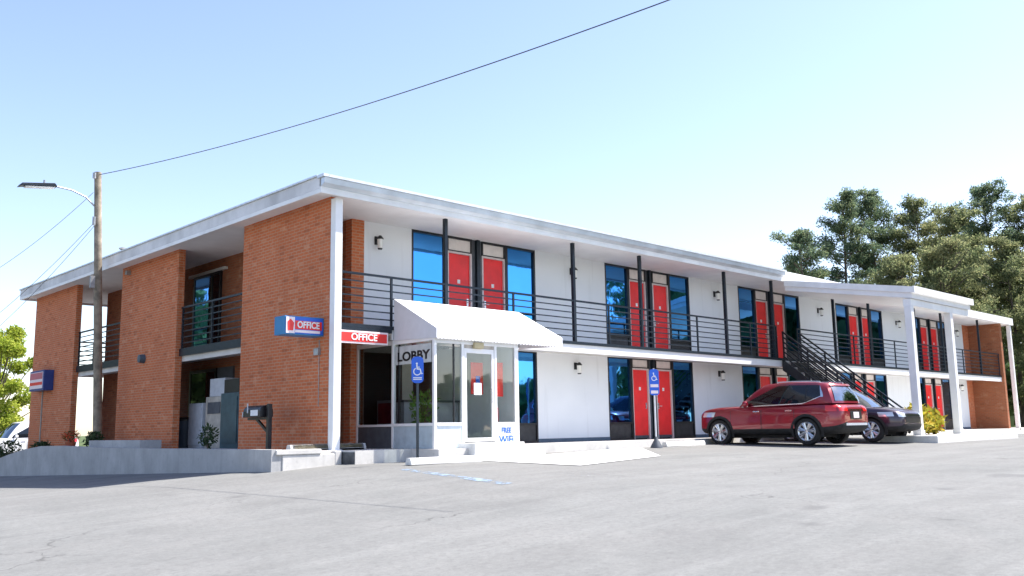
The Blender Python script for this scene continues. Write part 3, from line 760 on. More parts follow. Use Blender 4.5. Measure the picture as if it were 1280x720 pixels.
t = access_sign(9.75, -.95, 1.93, 1.22, .27, 'blue and white accessible parking sign on a pale post before the red doors', 0, (1.72, .24, [(1.44, 1.52, .22, PINKS), (1.27, 1.35, .2, PINKS)]), (0, GREYM))
x, y = 9.75, -.95; g = gz(x, y); m = MB(); m.lathe([(.17, g), (.16, g+.04), (.06, g+.22), (.03, g+.3), (0, g+.3)], (x, y, 0), n=16); m.build('post_foot', CHAR, t, smooth=True)
# mailbox
t = thing('mailbox', 'black mailbox with a white label on a bracketed post before the brick panel', 'mailbox', (-.7, 1.2, .012))
MB().box(-.75, -.66, 1.08, 1.17, .012, .98).build('post', BLACK, t, bevel=.006)
m = MB(); m.bar((-.705, 1.14, .38), (-.705, 1.66, .68), .05, .05); m.bar((-.705, 1.1, .68), (-.705, 2.0, .68), .06, .05); m.build('bracket', BLACK, t)
m = MB(); pts = [(-.86, 1.24, .71), (-.55, 1.24, .71)]+[(-.705+.155*math.cos(R(a)), 1.24, .83+.13*math.sin(R(a))) for a in range(0, 181, 20)]
m.prism(pts, (0, .72, 0)); bx = m.build('box', BLACK, t, bevel=.006)
MB().box(-.872, -.862, 1.32, 1.62, .74, .86).build('label', WHITE, bx)
MB().box(-.868, -.56, 1.962, 1.985, .715, .83).build('door', GREYM, bx); MB().box(-.88, -.87, 1.72, 1.76, .8, 1.0).build('flag', GREYM, bx)

# ------------------------------------------------------------------ portico
px0, px1, py1 = 18.05, 22.9, -4.72
po = thing('portico', 'white sloped-roof portico on tall square columns at the far end', 'portico', (px0, py1, -.2))
def zr(y): return 5.27+(4.52-5.27)*((-.42-y)/(-.42-py1))
m = MB(); m.prism([(px0, -.42, 5.27), (px0, py1, 4.52), (px0, py1, 4.2), (px0, -.42, 4.95)], (px1-px0, 0, 0)); r_ = m.build('roof', WHITE, po)
m = MB(); m.prism([(px0-.05, -.42, 5.30), (px0-.05, py1-.06, 4.555), (px0-.05, py1-.06, 4.36), (px0-.05, -.42, 5.1)], (.048, 0, 0)); m.box(px0-.048, px1+.048, py1-.115, py1-.062, 4.362, 4.57); m.prism([(px1+.002, -.42, 5.30), (px1+.002, py1-.06, 4.555), (px1+.002, py1-.06, 4.36), (px1+.002, -.42, 5.1)], (.048, 0, 0)); m.build('fascia', GUTTER if 0 else FASCIA, r_)
m = MB(); m.box(px0+.03, px1-.03, py1+.06, py1+.3, 3.98, 4.198); m.build('beam', FASCIA, po)
for x in (18.06, 21.2):
    c = MB().box(x, x+.22, -4.66, -4.44, -.25, 3.978).build('column', WHITE, po, bevel=.01)
    MB().box(x-.02, x+.24, -4.68, -4.42, -.25, .14).build('base', WHITE, c)
m = MB(); m.box(17.5, 24.5, -5.35, -3.6, -.5, -.02); m.box(24.6, 46, -3.2, -.31, -.5, -.09); struct(m.build('planter_island', KERBW, bevel=.02))
struct(MB().box(18.5, 21.2, -4.3, -3.75, -.2, -.01).build('soil_bed', SOIL))
for (x, y, h, lb) in ((19.05, -4.15, .95, 'yellow and lime croton bush at the foot of the left portico column'), (19.75, -4.1, .8, 'orange tinged croton bush in the middle of the portico bed'), (20.45, -4.1, .72, 'low yellow croton bush by the right portico column')):
    bush('croton_bush', lb, 'shrub', (x, y, -.02), .45, .35, h, 330, .085, CROTON, 'croton bushes in the portico bed')
# stairs
sx0, sx1 = 18.25, 19.45; sy0, sy1 = -.05, -3.6
sg = thing('metal_staircase', 'black steel staircase descending from the balcony under the portico', 'staircase', (18.8, -4, -.1))
zg = gz(18.8, -4)
def sz(y): return 2.6+(zg+.0-2.6)*((sy0-y)/(sy0-sy1))
for x in (sx0, sx1):
    m = MB(); m.prism([(x-.025, sy0, sz(sy0)+.02), (x-.025, sy1, sz(sy1)+.02), (x-.025, sy1, max(zg, sz(sy1)-.38)), (x-.025, sy0, sz(sy0)-.38)], (.05, 0, 0)); m.build('stringer', BLACK, sg)
nt_ = 14
for k in range(nt_):
    y = sy0-(k+.6)*(sy0-sy1)/(nt_+.4); MB().box(sx0+.03, sx1-.03, y-.14, y+.14, sz(y)-.03, sz(y)+.02).build('tread', CONC, sg)
    MB().box(sx0+.03, sx1-.03, y-.155, y-.142, sz(y)-.19, sz(y)+.015).build('riser', BLACK, sg)
for x in (sx0, sx1):
    m = MB()
    for k in range(6):
        dz = .15+k*.17; m.bar((x, sy0-.05, sz(sy0-.05)+dz), (x, sy1, sz(sy1)+dz), .03 if k < 5 else .05, .045 if k < 5 else .05)
    m.build('handrail', BLACK, sg)
    for f in (.02, .27, .55, .8, .99):
        y = sy0+(sy1-sy0)*f; MB().box(x-.022, x+.022, y-.022, y+.022, sz(y)-.1, sz(y)+1.03).build('post', BLACK, sg)
# vending machine near the stairs
t = thing('soda_machine', 'dark soda machine with a pale top panel behind the stairs', 'vending machine', (24.0, .8, 0))
MB().box(23.3, 24.3, .7, 1.4, .0, 1.85).build('cabinet', CHAR, t, bevel=.01); MB().box(23.29, 24.31, .685, .699, 1.35, 1.8).build('panel', CREAM, t); MB().box(23.4, 23.95, .685, .699, .4, 1.2).build('panel', REDS, t)

# ------------------------------------------------------------------ things in the ground floor recess on the left
t = thing('ice_machine', 'white ice machine head on a beige bin in the side recess', 'ice machine', (.95, 6.5, 0))
MB().box(.75, 1.45, 6.05, 6.9, 1.35, 1.82).build('machine_head', GREYM, t, bevel=.01); MB().box(.72, 1.45, 6.1, 7.05, .01, 1.345).build('bin', BEIGE, t, bevel=.01); MB().box(.7, .719, 6.2, 6.9, .9, 1.2).build('hatch', CHAR, t)
t = thing('vending_machine', 'dark teal vending cabinet against the near brick panel', 'vending machine', (.9, 5.6, 0))
MB().box(.6, 1.4, 5.0, 5.95, .01, 1.4).build('cabinet', TEAL, t, bevel=.01); MB().box(.58, .599, 5.05, 5.9, .15, 1.3).build('door', TEAL, t); MB().box(.66, 1.35, 5.1, 5.9, 1.402, 1.75).build('top_box', BLACK, t)
t = thing('utility_cabinet', 'pale grey metal cabinet in the middle of the side recess', 'cabinet', (.9, 7.6, 0))
MB().box(.7, 1.4, 7.2, 8.0, .01, 1.2).build('cabinet_body', GREYM, t, bevel=.01); MB().box(.68, .699, 7.24, 7.96, .08, 1.12).build('door', GREYM, t); MB().box(.85, 1.4, 7.9, 8.15, 1.0, 1.22).build('top_box', BLACK, t)
t = thing('trash_bin', 'dark blue trash bin by the middle brick panel', 'bin', (.9, 8.5, 0))
m = MB(); m.lathe([(0, .01), (.3, .01), (.36, .74), (0, .74)], (.9, 8.62, 0), n=20); m.build('bin_body', simple('bin_blue', (.05, .07, .1), .5), t, smooth=True); m = MB(); m.lathe([(.38, .742), (.38, .78), (.25, .84), (0, .86)], (.9, 8.62, 0), n=20); m.build('lid', BLACK, t, smooth=True)
bush('grass_clump', 'green weedy clump growing at the recess edge', 'plant', (-.05, 5.25, .01), .22, .3, .55, 240, .05, SHRUB)
# planter kerb, flowers and shrubs behind retaining wall
t = thing('concrete_planter', 'low bluish grey concrete planter before the middle brick panel', 'planter', (-.75, 9, 0))
m = MB(); m.box(-1.05, -.95, 6.9, 10.4, .012, .25); m.box(-.6, -.5, 6.9, 10.4, .012, .25); m.box(-.95, -.6, 6.9, 7.0, .012, .25); m.box(-.95, -.6, 10.3, 10.4, .012, .25); m.build('walls', CONC, t); MB().box(-.95, -.6, 7.0, 10.3, .013, .2).build('soil', SOIL, t)
FLW = leafmat('red_flowers', [(.3, (.06, .1, .03)), (.42, (.12, .12, .03)), (.5, (.6, .07, .03)), (.8, (.75, .12, .05))], 9)
bush('flower_pot', 'clump of red flowers in a pot left of the utility pole', 'flowers', (-.75, 12.75, .2), .26, .3, .3, 300, .035, FLW, pot=(.16, .18))
for (x, y, h, r, lb) in ((-.75, 15.4, .42, .3, 'low dark shrub at the foot of the farthest brick panel, near its right edge'), (-.8, 18.6, .75, .42, 'dark shrub under the small box sign beside the white vehicle'), (-.75, 10.9, .45, .25, 'brown weedy plant right of the utility pole')):
    bush('shrub', lb, 'shrub', (x, y, bedz(y)+.01), r, r, h, 420, .055, SHRUB, 'shrubs along the retaining wall')

# ------------------------------------------------------------------ utility pole and wires
up = thing('utility_pole', 'wooden utility pole with a street lamp arm by the brick side', 'utility pole', (-.62, 11, 0))
top = Vector((-1.0, 11, 8.08))
MB().tube([(-.6, 11, .0), (-.7, 11, 2.2), (-.85, 11, 5.2), tuple(top)], [.128, .12, .11, .1], 14).build('pole', WOODP, up, smooth=True)
arm = MB().tube([(-1.05, 11, 7.05), (-1.3, 11, 7.28), (-1.7, 11, 7.42), (-2.2, 11, 7.46)], .025, 8).build('lamp_arm', GALV, up)
m = MB(); m.prism([(-2.12, 10.86, 7.42), (-3.0, 10.84, 7.31), (-3.12, 10.84, 7.28), (-3.05, 10.84, 7.38), (-2.2, 10.84, 7.51)], (0, .3, 0)); lh = m.build('lamp_head', DARK, up, bevel=.015)
MB().bar((-2.95, 10.99, 7.296), (-2.2, 10.99, 7.39), .2, .03).build('lens', FROST, lh)
MB().tube([(-2.45, 10.99, 7.46), (-2.45, 10.99, 7.58)], .03).build('photocell', GALV, lh)
m = MB(); m.tube([(-1.13, 10.9, 7.85), (-1.13, 10.9, 8.02)], .05); m.tube([(-1.08, 10.88, 6.45), (-1.08, 10.88, 6.7)], .045); m.box(-1.1, -.98, 10.82, 10.9, 4.6, 4.95); m.build('insulator', GALV, up)
WIREM = simple('weathered_cable', (.07, .08, .09), .6)
def wire(a, b, sag, label, r=.012):
    a = Vector(a); b = Vector(b); pts = []
    for k in range(25):
        t = k/24; p = a.lerp(b, t); p.z -= 4*sag*t*(1-t); pts.append(p)
    m = MB(); m.tube(pts, r, 6); tag(m.build('power_line', WIREM), label, 'wire', 'overhead wires at the utility pole')
WA = (1.9, -10.0, 7.56)
WB = ((-2.3, 21.25, 5.53), (-2.1, 21.5, 3.58), (-2.05, 21.56, 3.0))
EXPO = 1.15

# ------------------------------------------------------------------ vehicles
def make_car(label, cat, name, loc, rz, paint, S, glass, clad=True, detail=True):
    """S: dict of dimensions.  x forward, y left, z up from the ground."""
    t = thing(name, label, cat, loc, rz)
    xr, xf = S['xr'], S['xf']; W = S['w']
    st = S['stations']
    m = MB(); ring = []
    for (x, zb, ztp, w) in st:
        h = ztp-zb
        half = [(0, zb), (.78*w, zb), (.95*w, zb+.06), (.995*w, zb+.22*h), (1.0*w, zb+.50*h), (.985*w, zb+.74*h), (.94*w, ztp-.05), (.85*w, ztp), (.45*w, ztp+.025), (0, ztp+.03)]
        pts = [(x, y, z) for y, z in half]+[(x, -y, z) for y, z in half[-2:0:-1]]
        ring.append(pts)
    n = len(ring[0])
    for r_ in ring: m.v += r_
    for i in range(len(ring)-1):
        for k in range(n):
            k2 = (k+1) % n; f = (i*n+k, i*n+k2, (i+1)*n+k2, (i+1)*n+k); m.f.append(f)
            low = k in (0, 1, n-1, n-2); side_low = clad and k in (2, n-3)
            m.m.append(1 if (low or side_low) else 0)
    m.f.append(tuple(range(n))); m.m.append(0); m.f.append(tuple((len(ring)-1)*n+k for k in range(n))); m.m.append(0)
    body = m.build('body', [paint, RUBBER], t, off=(0, 0, 0), smooth=True)
    sub = body.modifiers.new('s', 'SUBSURF'); sub.levels = 2; sub.render_levels = 2
    dg = bpy.context.evaluated_depsgraph_get(); ev = body.evaluated_get(dg)
    me = bpy.data.meshes.new_from_object(ev); body.modifiers.clear(); old = body.data; body.data = me
    # wheel wells cut by boolean
    cut = MB()
    for x in S['wheels']:
        for sgn in (1, -1):
            c = MB(); R_ = S['R']+.045
            prof = [(0, 0), (R_, 0), (R_, .32), (0, .32)]
            o = len(cut.v); cut.lathe([(r, (W-.30+h)*sgn) for r, h in prof], (x, 0, S['R']), axis='y', n=32)
    co = cut.build('cutter', RUBBER, None, off=(0, 0, 0)); co.parent = t
    bmc = bmesh.new(); bmc.from_mesh(co.data); bmesh.ops.remove_doubles(bmc, verts=bmc.verts[:], dist=1e-5); bmesh.ops.recalc_face_normals(bmc, faces=bmc.faces); bmc.to_mesh(co.data); bmc.free()
    bpy.context.view_layer.update()
    bo = body.modifiers.new('b', 'BOOLEAN'); bo.object = co; bo.operation = 'DIFFERENCE'; bo.solver = 'EXACT'
    dg = bpy.context.evaluated_depsgraph_get(); me2 = bpy.data.meshes.new_from_object(body.evaluated_get(dg)); body.modifiers.clear()
    body.data = me2; bpy.data.objects.remove(co)
    for p in me2.polygons: p.use_smooth = True
    bvh = BVHTree.FromPolygons([v.co for v in me.vertices], [tuple(p.vertices) for p in me.polygons])
    def side(x, z, sg, off=.006):
        h = bvh.ray_cast(Vector((x, 3*sg, z)), Vector((0, -sg, 0)))[0]
        return None if h is None else Vector((x, h.y+off*sg, z))
    def endp(y, z, sg, off=.006):
        h = bvh.ray_cast(Vector((4*sg, y, z)), Vector((-sg, 0, 0)))[0]
        return None if h is None else Vector((h.x+off*sg, y, z))
    def topp(x, y, off=.006):
        h = bvh.ray_cast(Vector((x, y, 3)), Vector((0, 0, -1)))[0]
        return None if h is None else Vector((x, y, h.z+off))
    def patch(name, fn, grid, mat, parent, thick=.0):
        """grid: rows of (a,b); fn maps to a point on the body"""
        rows = [[fn(*q) for q in r] for r in grid]
        k = MB(); idx = {}
        for j, r in enumerate(rows):
            for i, p in enumerate(r):
                if p is not None: idx[(j, i)] = len(k.v); k.v.append(tuple(p))
        for j in range(len(rows)-1):
            for i in range(len(rows[0])-1):
                q = [(j, i), (j, i+1), (j+1, i+1), (j+1, i)]
                if all(c in idx for c in q): k.f.append(tuple(idx[c] for c in q)); k.m.append(0)
        return k.build(name, mat, parent, off=(0, 0, 0), smooth=True)
    def rect(a0, a1, b0, b1, na=8, nb=6, sk=0, sk2=None):
        sk2 = sk if sk2 is None else sk2
        return [[(a0+(a1-a0)*i/na+(sk*(1-i/na)+sk2*i/na)*(j/nb), b0+(b1-b0)*j/nb) for i in range(na+1)] for j in range(nb+1)]
    # greenhouse from two matching loops
    def loop(x0, x1, hw, hw_f, hw_r, z, r, dz):
        P = []; ns = 14
        def seg(a, b, n_):
            return [(a[0]+(b[0]-a[0])*i/n_, a[1]+(b[1]-a[1])*i/n_) for i in range(n_)]
        pts = []
        # front edge (left to right), bowed
        for i in range(9):
            y = hw_f-2*hw_f*i/8; pts.append((x1-.10*(y/hw_f)**2*(1 if r else 0)-r*.1*(abs(y/hw_f)**8), y))
        for i in range(1, ns):
            u = i/ns; pts.append((x1-.1-r*.1+(x0-x1+.2)*u, -(hw_f+(hw_r-hw_f)*u+(hw-(hw_f+hw_r)/2)*math.sin(math.pi*u))))
        for i in range(9):
            y = -hw_r+2*hw_r*i/8; pts.append((x0+.08*(y/hw_r)**2+r*.06*(abs(y/hw_r)**8), y))
        for i in range(1, ns):
            u = i/ns; pts.append((x0+.1+(x1-x0-.2-r*.1)*u, (hw_r+(hw_f-hw_r)*u+(hw-(hw_f+hw_r)/2)*math.sin(math.pi*u))))
        return [Vector((p[0], p[1], z+dz(p[0]))) for p in pts]
    g = S['gh']
    Lb = loop(g['bx0'], g['bx1'], g['bw'], g['bw']*.93, g['bw']*.92, g['bz'], 1, lambda x: g.get('wedge', .0)*(g['bx1']-x))
    Lr = loop(g['rx0'], g['rx1'], g['rw'], g['rw']*.92, g['rw']*.90, g['rz'], 1, lambda x: -.05*((x-(g['rx0']+g['rx1'])/2-.15)/(g['rx1']-g['rx0'])*2)**2)
    n2 = len(Lb)
    def gp(i, tt, off=0):
        i0 = int(math.floor(i)) % n2; f = i-math.floor(i); i1 = (i0+1) % n2
        a = Lb[i0].lerp(Lb[i1], f); c = Lr[i0].lerp(Lr[i1], f); p = a.lerp(c, tt)
        nrm = Vector((0, 0, 0)); tg = (Lb[i1]-Lb[i0]); up = c-a; nrm = tg.cross(up).normalized()
        cen = Vector(((g['bx0']+g['bx1'])/2, 0, p.z))
        if nrm.dot(p-cen) < 0: nrm = -nrm
        return p+nrm*(.045*4*tt*(1-tt)+off)
    k = MB(); nt2 = 7
    for j in range(nt2): k.v += [tuple(gp(i, j/(nt2-1))) for i in range(n2)]
    for j in range(nt2-1):
        for i in range(n2): k.f.append((j*n2+i, j*n2+(i+1) % n2, (j+1)*n2+(i+1) % n2, (j+1)*n2+i)); k.m.append(0)
    cx = (g['rx0']+g['rx1'])/2; base = (nt2-1)*n2
    for s_, dz in ((.9, .035), (.6, .06), (.25, .07)):
        o = len(k.v); k.v += [((p.x-cx)*s_+cx, p.y*s_, p.z+dz) for p in Lr]
        for i in range(n2): k.f.append((base+i, base+(i+1) % n2, o+(i+1) % n2, o+i)); k.m.append(0)
        base = o
    k.f.append(tuple(base+i for i in range(n2))); k.m.append(0)
    gh = k.build('cabin', paint, t, off=(0, 0, 0), smooth=True)
    def gpatch(name, i0, i1, t0, t1, mat, parent, off=.006, ni=10, nj=5):
        rows = []
        for j in range(nj+1):
            row = []
            for i in range(ni+1):
                u = i/ni; ta = t0(u) if callable(t0) else t0; tb = t1(u) if callable(t1) else t1
                row.append(gp(i0+(i1-i0)*u, ta+(tb-ta)*j/nj, off))
            rows.append(row)
        q = MB(); 
        for r_ in rows: q.v += [tuple(p) for p in r_]
        for j in range(nj):
            for i in range(ni): q.f.append((j*(ni+1)+i, j*(ni+1)+i+1, (j+1)*(ni+1)+i+1, (j+1)*(ni+1)+i)); q.m.append(0)
        return q.build(name, mat, parent, off=(0, 0, 0), smooth=True)
    gpatch('windscreen', .25, 7.75, .04, .95, GLASSRF, t)
    # indexes: 0..8 front, 8..22 right side, 22..30 rear, 30..44(=0) left side (rear to front)
    gpatch('rear_window', 22.4, 29.6, .10, .86, GLASSRF, t)
    for sgn in (1, -1):
        def ix(u): return (30+14*u) if sgn > 0 else (22-14*u)   # u 0 rear .. 1 front
        def low(a, b_): return lambda u: .06+max(0, (.30-(a+(b_-a)*u)))*1.6
        def hi(a, b_): return lambda u: .90-max(0, ((a+(b_-a)*u)-.74))*3.0
        for (nm, a, b_, mt) in (('front_window', .56, .965, glass[0]), ('rear_side_window', .285, .545, glass[1]), ('quarter_window', .115, .272, glass[1])):
            gpatch(nm, ix(a), ix(b_), low(a, b_), hi(a, b_), mt, t)
        gpatch('window_pillar', ix(.54), ix(.565), .05, .92, BLACK, t, .004, 2)
        gpatch('window_pillar', ix(.268), ix(.29), .1, .9, BLACK, t, .004, 2)
        if S.get('chrome'):
            gpatch('chrome_trim', ix(.10), ix(.97), lambda u: .02+max(0, (.30-(.10+.87*u)))*1.6, lambda u: .05+max(0, (.30-(.10+.87*u)))*1.6, CHROME, t, .009, 20, 1)
            gpatch('chrome_trim', ix(.088), ix(.115), .30, lambda u: .5+.42*u, CHROME, t, .009, 3, 3)
        # roof rail
        q = MB(); pts = [gp(ix(u), 1.0, .0)+Vector((0, -.03*sgn, .055)) for u in (.12, .25, .4, .55, .68, .78)]
        if S.get('rails'):
            q.tube([pts[0]-Vector((0, 0, .03))]+pts+[pts[-1]-Vector((0, 0, .03))], .016, 6); q.build('roof_rail', GREYM, t, off=(0, 0, 0))
        # mirror
        mp = gp(ix(.93), .1, .0); q = MB(); c = mp+Vector((-.05, .15*sgn, .03))
        q.lathe([(0, -.06), (.06, -.055), (.085, -.02), (.085, .05), (0, .06)], tuple(c), axis='x', n=12)
        q.tube([mp, c], .025, 6); q.build('mirror', [paint], t, off=(0, 0, 0), smooth=True)
        # doors: shut lines drawn as thin dark gaps around slightly proud skins
        zb0, zb1 = S['door_z']
        for (a, b_, c_) in S['doors']:
            patch('door_gap', lambda x, z: side(x, z, sgn, .0015), rect(a-.012, b_+.012, zb0-.01, zb1, 10, 8), BLACK, t)
            d_ = patch('door', lambda x, z: side(x, z, sgn, .005), rect(a, b_, zb0, zb1, 10, 8), paint, t)
            hp = side(c_, zb1-.10, sgn, .03)
            q = MB(); q.box(hp.x-.10, hp.x+.10, min(hp.y, hp.y-.022*sgn), max(hp.y, hp.y-.022*sgn), hp.z-.018, hp.z+.018); q.build('handle', CHROME, d_, off=(0, 0, 0), bevel=.008)
        # wheels
        for x in S['wheels']:
            Rw = S['R']; yo = (W-.015)*sgn; s_ = sgn
            q = MB(); q.lathe([(Rw*.66, yo-.03*s_), (Rw*.7, yo), (Rw*.93, yo-.005*s_), (Rw, yo-.045*s_), (Rw, yo-.18*s_), (Rw*.92, yo-.225*s_), (Rw*.66, yo-.22*s_)], (x, 0, Rw), axis='y', n=36)
            wh = q.build('wheel', RUBBER, t, off=(0, 0, 0), smooth=True)
            q = MB(); q.lathe([(Rw*.73, yo-.006*s_), (Rw*.70, yo+.003*s_), (Rw*.60, yo-.02*s_), (Rw*.62, yo-.12*s_)], (x, 0, Rw), axis='y', n=36)
            for a in range(7):
                for da in (-.13, .13):
                    an = 2*math.pi*a/7+.3; p0_ = Vector((x+Rw*.12*math.cos(an), yo-.025*s_, Rw+Rw*.12*math.sin(an))); p1_ = Vector((x+Rw*.65*math.cos(an+da), yo-.012*s_, Rw+Rw*.65*math.sin(an+da)))
                    q.tube([p0_, p1_], [.04, .036], 6)
            q.lathe([(0, yo-.005*s_), (.06, yo-.01*s_), (.075, yo-.04*s_)], (x, 0, Rw), axis='y', n=16)
            q.build('rim', SILV, wh, off=(0, 0, 0), smooth=True)
            q = MB(); q.lathe([(0, yo-.10*s_), (Rw*.63, yo-.10*s_)], (x, 0, Rw), axis='y', n=24); q.build('brake_disc', CHAR, wh, off=(0, 0, 0))
            if clad:
                q = MB(); vs = []; fs = []; r0 = Rw+.035; r1 = Rw+.105; na = 24
                a0_, a1_ = R(-18), R(198); ok = []
                for i in range(na+1):
                    an = a0_+(a1_-a0_)*i/na; row = []
                    for rr, oo in ((r0, -.03), (r0, .014), (r1, .012), (r1+.005, -.005)):
                        xx, zz = x+rr*math.cos(an), Rw+rr*math.sin(an)
                        p = side(xx, max(zz, .34), sgn, oo); 
                        row.append(Vector((xx, p.y, zz)) if p is not None else Vector((xx, (W-.02)*sgn, zz)))
                    vs += row
                fs = [(i*4+j, i*4+j+1, (i+1)*4+j+1, (i+1)*4+j) for i in range(na) for j in range(3)]
                q.add(vs, fs); q.build('arch_cladding', RUBBER, t, off=(0, 0, 0), smooth=True)
        # lamps
        L = S['tail']; patch('tail_lamp', lambda y, z: endp(y, z, -1, .012), rect(L[0]*sgn, L[1]*sgn, L[2], L[3], 6, 5), LAMPRED, t)
        patch('tail_lamp', lambda x, z: side(x, z, sgn, .012), rect(xr+.11, xr+.40, L[2], L[3], 6, 4, .03), LAMPRED, t)
        L = S['head']; patch('headlight', lambda y, z: endp(y, z, 1, .012), rect(L[0]*sgn, L[1]*sgn, L[2], L[3], 6, 5), LAMPCLR, t)
        patch('headlight', lambda x, z: side(x, z, sgn, .012), rect(xf-.62, xf-.2, L[2]+.02, L[3]+.03, 6, 4, -.05), LAMPCLR, t)
    # rear furniture
    bz0, bz1 = S['bump']
    patch('bumper_strip', lambda y, z: endp(y, z, -1, .028), rect(-W*.66, W*.66, bz0+.10, bz0+.165, 12, 1), GREYM, t)
    patch('rear_bumper', lambda y, z: endp(y, z, -1, .012), rect(-W*.80, W*.80, bz0-.11, bz0+.10, 14, 4), RUBBER, t)
    pl = patch('number_plate', lambda y, z: endp(y, z, -1, .016), rect(-.16, .16, bz1-.16, bz1, 4, 3), PINKS, t)
    patch('plate_recess', lambda y, z: endp(y, z, -1, .010), rect(-.33, .33, bz1-.19, bz1+.03, 6, 3), BLACK, t)
    patch('lamp_strip', lambda y, z: endp(y, z, -1, .011), rect(-.42, .42, bz1+.045, bz1+.075, 8, 1), CHROME, t)
    # front furniture
    fz0, fz1 = S['grille']
    patch('grille', lambda y, z: endp(y, z, 1, .01), rect(-.48, .48, fz0, fz1, 10, 4), BLACK, t)
    patch('grille_trim', lambda y, z: endp(y, z, 1, .016), rect(-.5, .5, fz1, fz1+.03, 10, 1), CHROME, t)
    patch('front_bumper', lambda y, z: endp(y, z, 1, .008), rect(-W*.72, W*.72, fz0-.27, fz0-.05, 14, 3), RUBBER, t)
    q = MB(); q.box(S['wheels'][1]-.1, S['wheels'][0]+.1, -W+.34, W-.34, .2, .36); q.build('underbody', RUBBER, t, off=(0, 0, 0))
    gpatch('spoiler', 22.3, 29.7, .88, 1.0, paint, t, .035, 12, 2)
    # seats and steering wheel visible through clear front glass
    if detail:
        for yy in (.38, -.38):
            q = MB(); q.box(-.3, .15, yy-.22, yy+.22, .75, .95); q.box(-.42, -.28, yy-.2, yy+.2, .9, 1.42); q.box(-.42, -.32, yy-.1, yy+.1, 1.43, 1.58); q.build('seat', CHAR, t, off=(0, 0, 0), bevel=.03)
    return t

SUV = dict(xr=-2.36, xf=2.2, w=.935, R=.37, wheels=(1.41, -1.37), chrome=1, rails=1,
    stations=[(-2.37, .50, .88, .64), (-2.34, .42, 1.0, .81), (-2.24, .34, 1.09, .89), (-2.0, .29, 1.12, .925), (-1.4, .27, 1.12, .94), (-.5, .27, 1.11, .94), (.5, .27, 1.10, .94), (1.0, .27, 1.11, .94), (1.5, .28, 1.10, .935), (1.82, .29, 1.07, .92), (2.03, .31, 1.02, .865), (2.15, .36, .95, .77), (2.21, .46, .84, .63)],
    gh=dict(bx0=-2.27, bx1=.98, bw=.885, bz=1.06, wedge=.02, rx0=-2.02, rx1=.22, rw=.65, rz=1.71),
    door_z=(.46, 1.05), doors=((.02, 1.0, .16), (-1.02, -.02, -.86)), tail=(.45, .86, .90, 1.06), head=(.50, .74, .80, .93), bump=(.42, .88), grille=(.62, .82))
suv = make_car('dark red sport utility vehicle parked nose-in beside the walkway', 'car', 'parked_car', (13.85, -2.28, gz(13.8, -2.3)), R(90), CARRED, SUV, (GLASSCAR, GLASSDK))
CUV = dict(SUV); CUV.update(w=.90, R=.35, wheels=(1.32, -1.30), chrome=0, rails=0,
    stations=[(-2.2, .50, .86, .62), (-2.17, .42, .97, .78), (-2.05, .33, 1.02, .86), (-1.8, .28, 1.03, .89), (-1.3, .26, 1.02, .905), (-.4, .26, 1.0, .905), (.5, .26, 1.02, .905), (.95, .26, 1.03, .905), (1.4, .27, 1.01, .90), (1.8, .28, .96, .87), (2.05, .30, .90, .80), (2.17, .35, .82, .70), (2.21, .43, .72, .56)],
    gh=dict(bx0=-2.05, bx1=1.15, bw=.85, bz=1.0, wedge=.02, rx0=-1.6, rx1=.3, rw=.62, rz=1.66),
    door_z=(.44, .95), doors=((.0, .95, .14), (-.98, -.04, -.82)), tail=(.45, .82, .82, .98), head=(.48, .74, .72, .84), bump=(.42, .80), grille=(.56, .76))
c2 = make_car('dark plum crossover car parked nose-out behind the red car', 'car', 'parked_car', (16.95, -2.7, gz(16.95, -2.7)), R(-90), CARDRK, CUV, (GLASSDK, GLASSDK), detail=False)
VAN = dict(SUV); VAN.update(chrome=0, gh=dict(SUV['gh'], rz=1.86, rx1=.35))
make_car('white sport utility vehicle half hidden behind the farthest brick panel', 'car', 'parked_car', (3.1, 31.0, gz(3.1, 31.0)), R(180), CARWHT, VAN, (GLASSDK, GLASSDK), detail=False)

# ------------------------------------------------------------------ trees
def leaf_cloud(P, size, nrm_up=.3, asp=.35, rng=None):
    """P: Nx3 centres -> quads"""
    n = len(P); d = rng.normal(size=(n, 3)); d[:, 2] += nrm_up; d /= np.linalg.norm(d, axis=1)[:, None]
    s = np.cross(d, rng.normal(size=(n, 3))); s /= np.linalg.norm(s, axis=1)[:, None]+1e-9
    ln = size*rng.uniform(.6, 1.4, (n, 1)); w = ln*asp
    a = P-s*w*.25; b_ = P+d*ln*.5+s*w; c = P+d*ln; e = P+d*ln*.5-s*w
    V = np.stack([a, b_, c, e], 1).reshape(-1, 3)
    return V
def np_mesh(name, V, mat, parent, off):
    n = len(V)//4; me = bpy.data.meshes.new(name); me.vertices.add(len(V)); me.loops.add(len(V)); me.polygons.add(n)
    me.vertices.foreach_set('co', (V-np.array(off)).astype(np.float32).ravel())
    me.loops.foreach_set('vertex_index', np.arange(len(V), dtype=np.int32))
    me.polygons.foreach_set('loop_start', np.arange(0, len(V), 4, dtype=np.int32))
    me.materials.append(mat); me.update(calc_edges=True); me.validate()
    o = bpy.data.objects.new(name, me); COL.objects.link(o)
    if parent is not None: o.parent = parent
    return o
